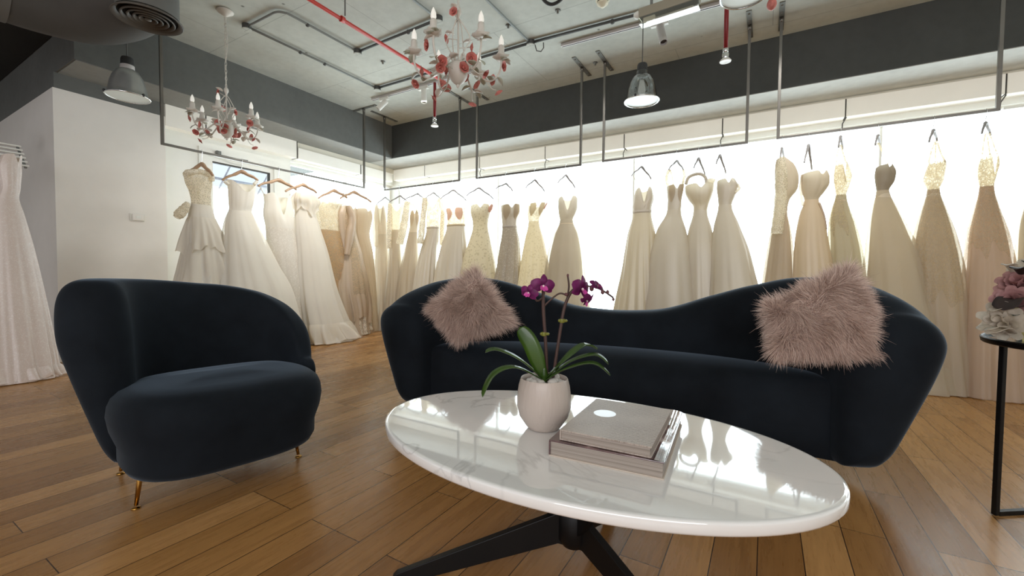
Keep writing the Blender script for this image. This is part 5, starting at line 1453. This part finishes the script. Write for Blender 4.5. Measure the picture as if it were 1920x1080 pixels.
# --- first window rail
gown('ivory chiffon gown with long sheer sleeve, first on the window rails', RR, [(384, 704, 721), (400, 702, 724), (425, 703, 726), (440, 704, 726), (470, 702, 729), (530, 699, 736), (600, 697, 742), (640, 694, 746)], 440,
     (F['ivory chiffon'], F['ivory chiffon']), 'v', 11, face=60, fwd=.05, amp=.09, grp=GR, sleeves=[([(706, 384, 3), (705, 410, 5), (704, 440, 6), (706, 462, 4)], 'ivory chiffon', .08)])
gown('sheer lace-topped ivory gown second from the room corner', RR, [(379, 729, 760), (392, 730, 757), (405, 730, 754), (432, 731, 750), (470, 729, 752), (540, 723, 760), (620, 715, 768)], 432,
     (F['lace white'], F['ivory chiffon']), 'scoop', 12, face=65, fwd=.05, grp=GR, off=.02, sleeves=[([(731, 382, 3), (731, 410, 5), (730, 440, 5), (730, 466, 4)], 'lace white', .08)])
gown('cream gown with lace bell sleeve and padded cups beneath a grey hanger', RR, [(394, 770, 784), (408, 768, 786), (425, 768, 784), (436, 766, 783), (470, 758, 785), (530, 745, 790), (600, 735, 795)], 436,
     (F['cream satin'], F['ivory chiffon']), 'sweet', 13, face=60, fwd=.06, grp=GR, cup='cup', sleeves=[([(764, 378, 5), (761, 400, 6), (756, 430, 7), (749, 457, 7)], 'lace ivory', .12), ([(762, 378, 2), (775, 385, 2), (784, 396, 2)], 'lace white', .03)])
gown('ivory gown with lace sleeves and scooped sheer neckline', RR, [(370, 796, 826), (385, 798, 825), (405, 800, 824), (428, 800, 823), (470, 788, 820), (530, 775, 818), (600, 765, 815)], 428,
     (F['lace white'], F['ivory satin']), 'scoop', 14, face=65, fwd=.08, grp=GR, off=.02, belt='ivory satin', sleeves=[([(797, 371, 5), (794, 400, 5), (791, 430, 6), (788, 457, 6)], 'lace ivory', .13), ([(826, 374, 4), (830, 400, 4), (829, 430, 4), (829, 460, 4)], 'lace white', -.08)])
gown('ivory gown with pink bust cups and thin waist cord', RR, [(390, 836, 873), (405, 839, 872), (424, 838, 872), (460, 828, 876), (520, 816, 880), (600, 805, 885)], 424,
     (F['lace white'], F['ivory satin']), 'sweet', 15, face=85, fwd=.10, grp=GR, cup='pink cup', belt='cup', off=.0, straps=[([(838, 394), (832, 378), (827, 372)], .004, 'lace white'), ([(870, 394), (873, 376)], .004, 'lace white')],
     sleeves=[([(832, 396, 5), (829, 425, 6), (827, 460, 6)], 'soft tulle', -.1)])
# --- second window rail
gown('floral lace strapless A-line gown behind the left fur cushion', RR, [(383, 883, 918), (398, 883, 919), (412, 886, 916), (424, 887, 915), (450, 880, 920), (500, 865, 930), (560, 855, 935), (620, 845, 942)], 424,
     (F['floral'], F['floral']), 'sweet', 16, face=70, fwd=.10, amp=.08, grp=GR, sleeves=[([(916, 398, 3), (920, 390, 4), (923, 383, 2)], 'pink cup', .0)])
gown('strapless ivory gown with narrow belt, left of the lace strapless gown', RR, [(383, 939, 975), (396, 940, 975), (410, 941, 970), (426, 942, 969), (450, 939, 974), (500, 932, 977), (560, 922, 980), (640, 910, 986)], 426,
     (F['ivory satin'], F['beaded']), 'sweet', 17, face=65, fwd=.08, grp=GR, belt='ivory satin', cup='cup')
gown('strapless lace sheath gown with sparkling panels, directly left of the white V-neck gown', RR, [(380, 991, 1024), (392, 990, 1020), (404, 990, 1014), (416, 991, 1011), (450, 984, 1020), (500, 976, 1029), (560, 968, 1036), (640, 956, 1045)], 416,
     (F['lace ivory'], F['floral light']), 'sweet', 18, face=65, fwd=.08, grp=GR, cup='cup', straps=[([(1020, 392), (1026, 380)], .008, 'pink cup')])
gown('white V-neck spaghetti-strap gown with layered tulle, beside the clear window gap', RR, [(367, 1047, 1083), (385, 1047, 1083), (400, 1048, 1079), (413, 1050, 1074), (440, 1038, 1086), (480, 1026, 1096), (530, 1019, 1101), (600, 1005, 1112)], 413,
     (F['white tulle'], F['white tulle']), 'v', 19, face=80, fwd=.14, amp=.08, grp=GR,
     straps=[([(1049, 370), (1050, 358), (1047, 344)], .003, 'white tulle'), ([(1069, 376), (1073, 362), (1077, 352)], .004, 'white tulle'), ([(1080, 370), (1079, 358), (1077, 352)], .003, 'white tulle')])
# --- third window rail
gown('satin V-neck spaghetti-strap gown with gathered skirt, right of the clear window gap', RR, [(350, 1192, 1223), (370, 1188, 1226), (388, 1186, 1222), (398, 1187, 1221), (440, 1177, 1229), (500, 1168, 1232), (560, 1157, 1240), (640, 1142, 1250)], 398,
     (F['ivory satin'], F['cream satin']), 'v', 20, face=80, fwd=.10, amp=.11, freq=(13, 19, 27), grp=GR, straps=[([(1193, 352), (1192, 340), (1186, 328)], .003, 'ivory satin'), ([(1219, 352), (1219, 342), (1221, 336)], .003, 'ivory satin')], belt='ivory satin')
gown('ivory satin ballgown with lace shoulder straps', RR, [(346, 1250, 1283), (358, 1251, 1281), (376, 1252, 1278), (394, 1251, 1277), (430, 1232, 1286), (480, 1218, 1296), (540, 1211, 1302), (590, 1205, 1308), (680, 1195, 1320)], 394,
     (F['ivory satin'], F['ivory satin']), 'sweet', 21, face=75, fwd=.16, amp=.05, freq=(5, 8, 13), grp=GR, cup='cup', straps=[([(1252, 348), (1250, 332), (1255, 318)], .016, 'lace white'), ([(1262, 346), (1260, 330), (1256, 318)], .009, 'lace white'), ([(1280, 346), (1283, 330), (1281, 319)], .014, 'lace white')])
gown('ivory satin gown with draped off-shoulder collar and centre seam', RR, [(344, 1285, 1339), (356, 1285, 1338), (372, 1291, 1333), (386, 1300, 1328), (396, 1300, 1326), (430, 1291, 1335), (480, 1284, 1345), (540, 1282, 1350), (600, 1280, 1356), (680, 1276, 1364)], 396,
     (F['cream satin'], F['ivory satin']), 'sweet', 22, face=80, fwd=.10, amp=.06, grp=GR, off=-.02, straps=[([(1286, 346), (1292, 332), (1310, 326), (1322, 332), (1325, 345)], .017, 'ivory satin'), ([(1324, 342), (1332, 338), (1340, 340)], .022, 'ruffle')])
gown('plain strapless ivory satin A-line gown at the right of the third rail', RR, [(335, 1345, 1378), (348, 1344, 1384), (368, 1346, 1378), (385, 1347, 1372), (420, 1339, 1385), (470, 1333, 1405), (520, 1330, 1418), (552, 1328, 1427), (620, 1324, 1452), (700, 1320, 1472)], 385,
     (F['ivory satin'], F['ivory satin']), 'sweet', 23, face=70, fwd=.16, amp=.07, freq=(6, 9, 15), grp=GR, straps=[([(1376, 345), (1383, 346), (1386, 354), (1378, 362)], .012, 'ruffle')])
# --- fourth window rail
gown('ivory gown with long beaded lace sleeve, first on the rightmost rail', RR, [(296, 1456, 1472), (312, 1453, 1490), (335, 1453, 1497), (355, 1455, 1495), (376, 1455, 1480), (396, 1452, 1476), (430, 1446, 1483), (470, 1438, 1488), (530, 1429, 1492), (620, 1420, 1500), (720, 1412, 1510)], 388,
     (F['warm chiffon'], F['warm chiffon']), 'straight', 24, face=30, fwd=.12, amp=.08, grp=GR, cup_amp=.04, sleeves=[([(1466, 294, 4), (1465, 330, 10), (1463, 380, 10), (1459, 415, 10), (1456, 438, 10)], 'lace ivory', .16)])
gown('strapless champagne satin gown with scalloped bust on the rightmost rail', RR, [(321, 1502, 1551), (330, 1501, 1554), (345, 1502, 1553), (360, 1504, 1545), (376, 1508, 1535), (400, 1499, 1544), (440, 1491, 1551), (490, 1487, 1560), (560, 1484, 1571), (650, 1478, 1584)], 376,
     (F['bodice cream'], F['champagne']), 'sweet', 25, face=50, fwd=.16, amp=.06, grp=GR, straps=[([(1504, 328), (1501, 350), (1503, 372), (1506, 386)], .012, 'warm chiffon'), ([(1536, 380), (1545, 405), (1549, 430)], .010, 'champagne')])
gown('slim yellowish gown with lace straps and lace hip motif', RR, [(300, 1567, 1588), (318, 1564, 1594), (330, 1563, 1596), (348, 1565, 1592), (366, 1567, 1587), (388, 1560, 1592), (420, 1553, 1605), (470, 1552, 1618), (540, 1549, 1627), (640, 1545, 1642)], 366,
     (F['lace ivory'], F['yellow chiffon']), 'v', 26, face=50, fwd=.10, amp=.09, grp=GR, off=-.03, overlay=(430, 'lace appliqué', 70, 170), straps=[([(1568, 304), (1571, 285), (1575, 272)], .007, 'lace white'), ([(1587, 306), (1581, 288), (1577, 272)], .007, 'lace white')])
gown('full ivory tulle A-line gown with dark bodice, hanging behind the right fur cushion', RR, [(308, 1642, 1674), (322, 1640, 1679), (340, 1641, 1676), (358, 1643, 1667), (385, 1636, 1680), (430, 1626, 1705), (480, 1620, 1730), (540, 1613, 1750), (620, 1602, 1775), (712, 1590, 1798)], 358,
     (F['dark bodice'], F['soft tulle']), 'sweet', 27, face=50, fwd=.20, amp=.05, rs=.6, grp=GR, straps=[([(1642, 312), (1641, 290), (1645, 268)], .008, 'soft tulle'), ([(1666, 308), (1655, 285), (1647, 268)], .008, 'soft tulle')])
gown('peach-tinted gown with asymmetric lace bodice and scattered lace motifs', RR, [(302, 1742, 1775), (312, 1738, 1774), (335, 1731, 1769), (356, 1738, 1762), (392, 1727, 1775), (440, 1712, 1794), (480, 1705, 1805), (540, 1700, 1816), (620, 1698, 1824), (712, 1694, 1836)], 356,
     (F['lace ivory'], F['warm chiffon']), 'straight', 28, face=60, fwd=.18, amp=.07, grp=GR, overlay=(560, 'lace appliqué', 40, 150), straps=[([(1741, 306), (1746, 285), (1753, 266)], .006, 'lace white'), ([(1754, 304), (1754, 285), (1755, 264)], .006, 'lace white'), ([(1773, 304), (1763, 284), (1757, 264)], .006, 'lace white')])
gown('peach tulle ballgown with beaded bodice, last full gown on the rightmost rail', RR, [(286, 1840, 1872), (305, 1834, 1874), (328, 1833, 1868), (350, 1836, 1864), (390, 1826, 1875), (440, 1811, 1894), (490, 1806, 1905), (540, 1801, 1915), (620, 1796, 1926), (715, 1790, 1938)], 350,
     (F['lace ivory'], F['peach tulle']), 'v', 29, face=55, fwd=.2, amp=.07, grp=GR, overlay=(470, 'lace appliqué', 30, 160), straps=[([(1842, 290), (1844, 270), (1848, 250)], .005, 'lace white'), ([(1856, 290), (1853, 270), (1851, 248)], .005, 'lace white'), ([(1870, 290), (1862, 268), (1855, 250)], .005, 'lace white')])
gown('ivory gown only half seen at the right picture edge', RR, [(330, 1940, 1965), (352, 1936, 1962), (372, 1928, 1962), (400, 1914, 1975), (450, 1903, 1990), (560, 1898, 2012), (720, 1890, 2035)], 372,
     (F['soft tulle'], F['soft tulle']), 'sweet', 30, face=80, fwd=.2, amp=.08, grp=GR)

def H(lab, ap, l, r, z=None): hanger(lab, RR, ap, l, r, hg, 1, thick=.62, zr=z)
H('grey hanger with the long sheer-sleeved gown in the corner', (722, 369), (706, 384), (731, 378))
H('grey hanger with the sheer lace-topped gown', (750, 366), (729, 381), (763, 378))
H('grey hanger with the lace bell-sleeve gown', (783, 362), (757, 376), (795, 374))
H('grey hanger with the scooped lace-sleeve gown', (813, 360), (798, 372), (826, 374))
H('grey hanger with the pink-cupped gown', (850, 355), (826, 373), (874, 376))
H('grey hanger with the floral lace gown', (898, 351), (875, 367), (925, 373))
H('grey hanger with the belted strapless gown', (949, 343), (930, 354), (961, 358))
H('grey hanger with the lace sheath gown', (1003, 336), (986, 352), (1021, 359))
H('grey hanger with the white V-neck spaghetti-strap gown', (1061, 327), (1046, 343), (1078, 352))
H('grey hanger with the gathered satin V-neck gown', (1203, 311), (1184, 330), (1221, 336))
H('grey hanger with the lace-strapped satin ballgown', (1269, 300), (1254, 318), (1282, 320))
H('grey hanger with the draped off-shoulder gown', (1310, 295), (1301, 315), (1322, 328))
H('grey hanger with the plain strapless satin gown', (1350, 289), (1343, 307), (1361, 325))
H('grey hanger with the beaded long-sleeve gown on the rightmost rail', (1466, 276), (1463, 296), (1470, 298))
H('grey hanger with the strapless champagne gown', (1516, 270), (1508, 305), (1522, 318))
H('grey hanger with the slim yellowish gown', (1576, 254), (1572, 276), (1580, 280))
H('grey hanger with the full tulle A-line gown', (1646, 252), (1641, 272), (1650, 274))
H('grey hanger with the asymmetric lace gown', (1750, 242), (1742, 266), (1757, 264))
H('grey hanger with the peach tulle ballgown', (1848, 228), (1841, 250), (1857, 254))

# ------------------------------------------------------------------ light and look
def area(name, loc, target, sx_, sy_, power, colr, spread=pi):
    l = bpy.data.lights.new(name, 'AREA'); l.shape = 'RECTANGLE'; l.size = sx_; l.size_y = sy_; l.energy = power; l.color = colr; l.spread = spread
    o = bpy.data.objects.new(name, l); col.objects.link(o); o.location = loc
    o.rotation_euler = (V(target)-V(loc)).to_track_quat('-Z', 'Y').to_euler(); return o
area('room_fill', (1.2, -3.6, 2.3), (-1.6, 3, 1.0), 5.0, 2.2, FILL, (.98, .98, 1.0))
# unseen area lamps added to brighten the gowns and blind boxes
for (x, y, tx, ty, pw_) in ((-1.5, 4.1, -1.8, 5.0, SPOT*.7), (.3, 4.15, .5, 5.0, SPOT*.7), (-3.8, 4.1, -4.2, 5.0, SPOT), (-4.2, 3.3, -5.3, 3.3, SPOT*1.6)):
    area('rack_fill_light', (x, y, 3.05), (tx, ty, .9), .5, .3, pw_, (1.0, .985, .96), R(105))
wd = bpy.data.worlds.new('world'); scene.world = wd; wd.use_nodes = True
bg = wd.node_tree.nodes['Background']; bg.inputs[0].default_value = (.91, .94, 1.0, 1); bg.inputs[1].default_value = AMB
vs_ = scene.view_settings
vs_.view_transform = 'Standard'; vs_.look = 'None'; vs_.exposure = EXPO; vs_.gamma = 1.0
scene.cycles.max_bounces = 8; scene.cycles.transparent_max_bounces = 24; scene.cycles.diffuse_bounces = 4
scene.cycles.caustics_reflective = False; scene.cycles.caustics_refractive = False
scene.cycles.sample_clamp_indirect = 6
for o in bpy.data.objects:
    for k in ('_world', '_off'):
        if k in o: del o[k]
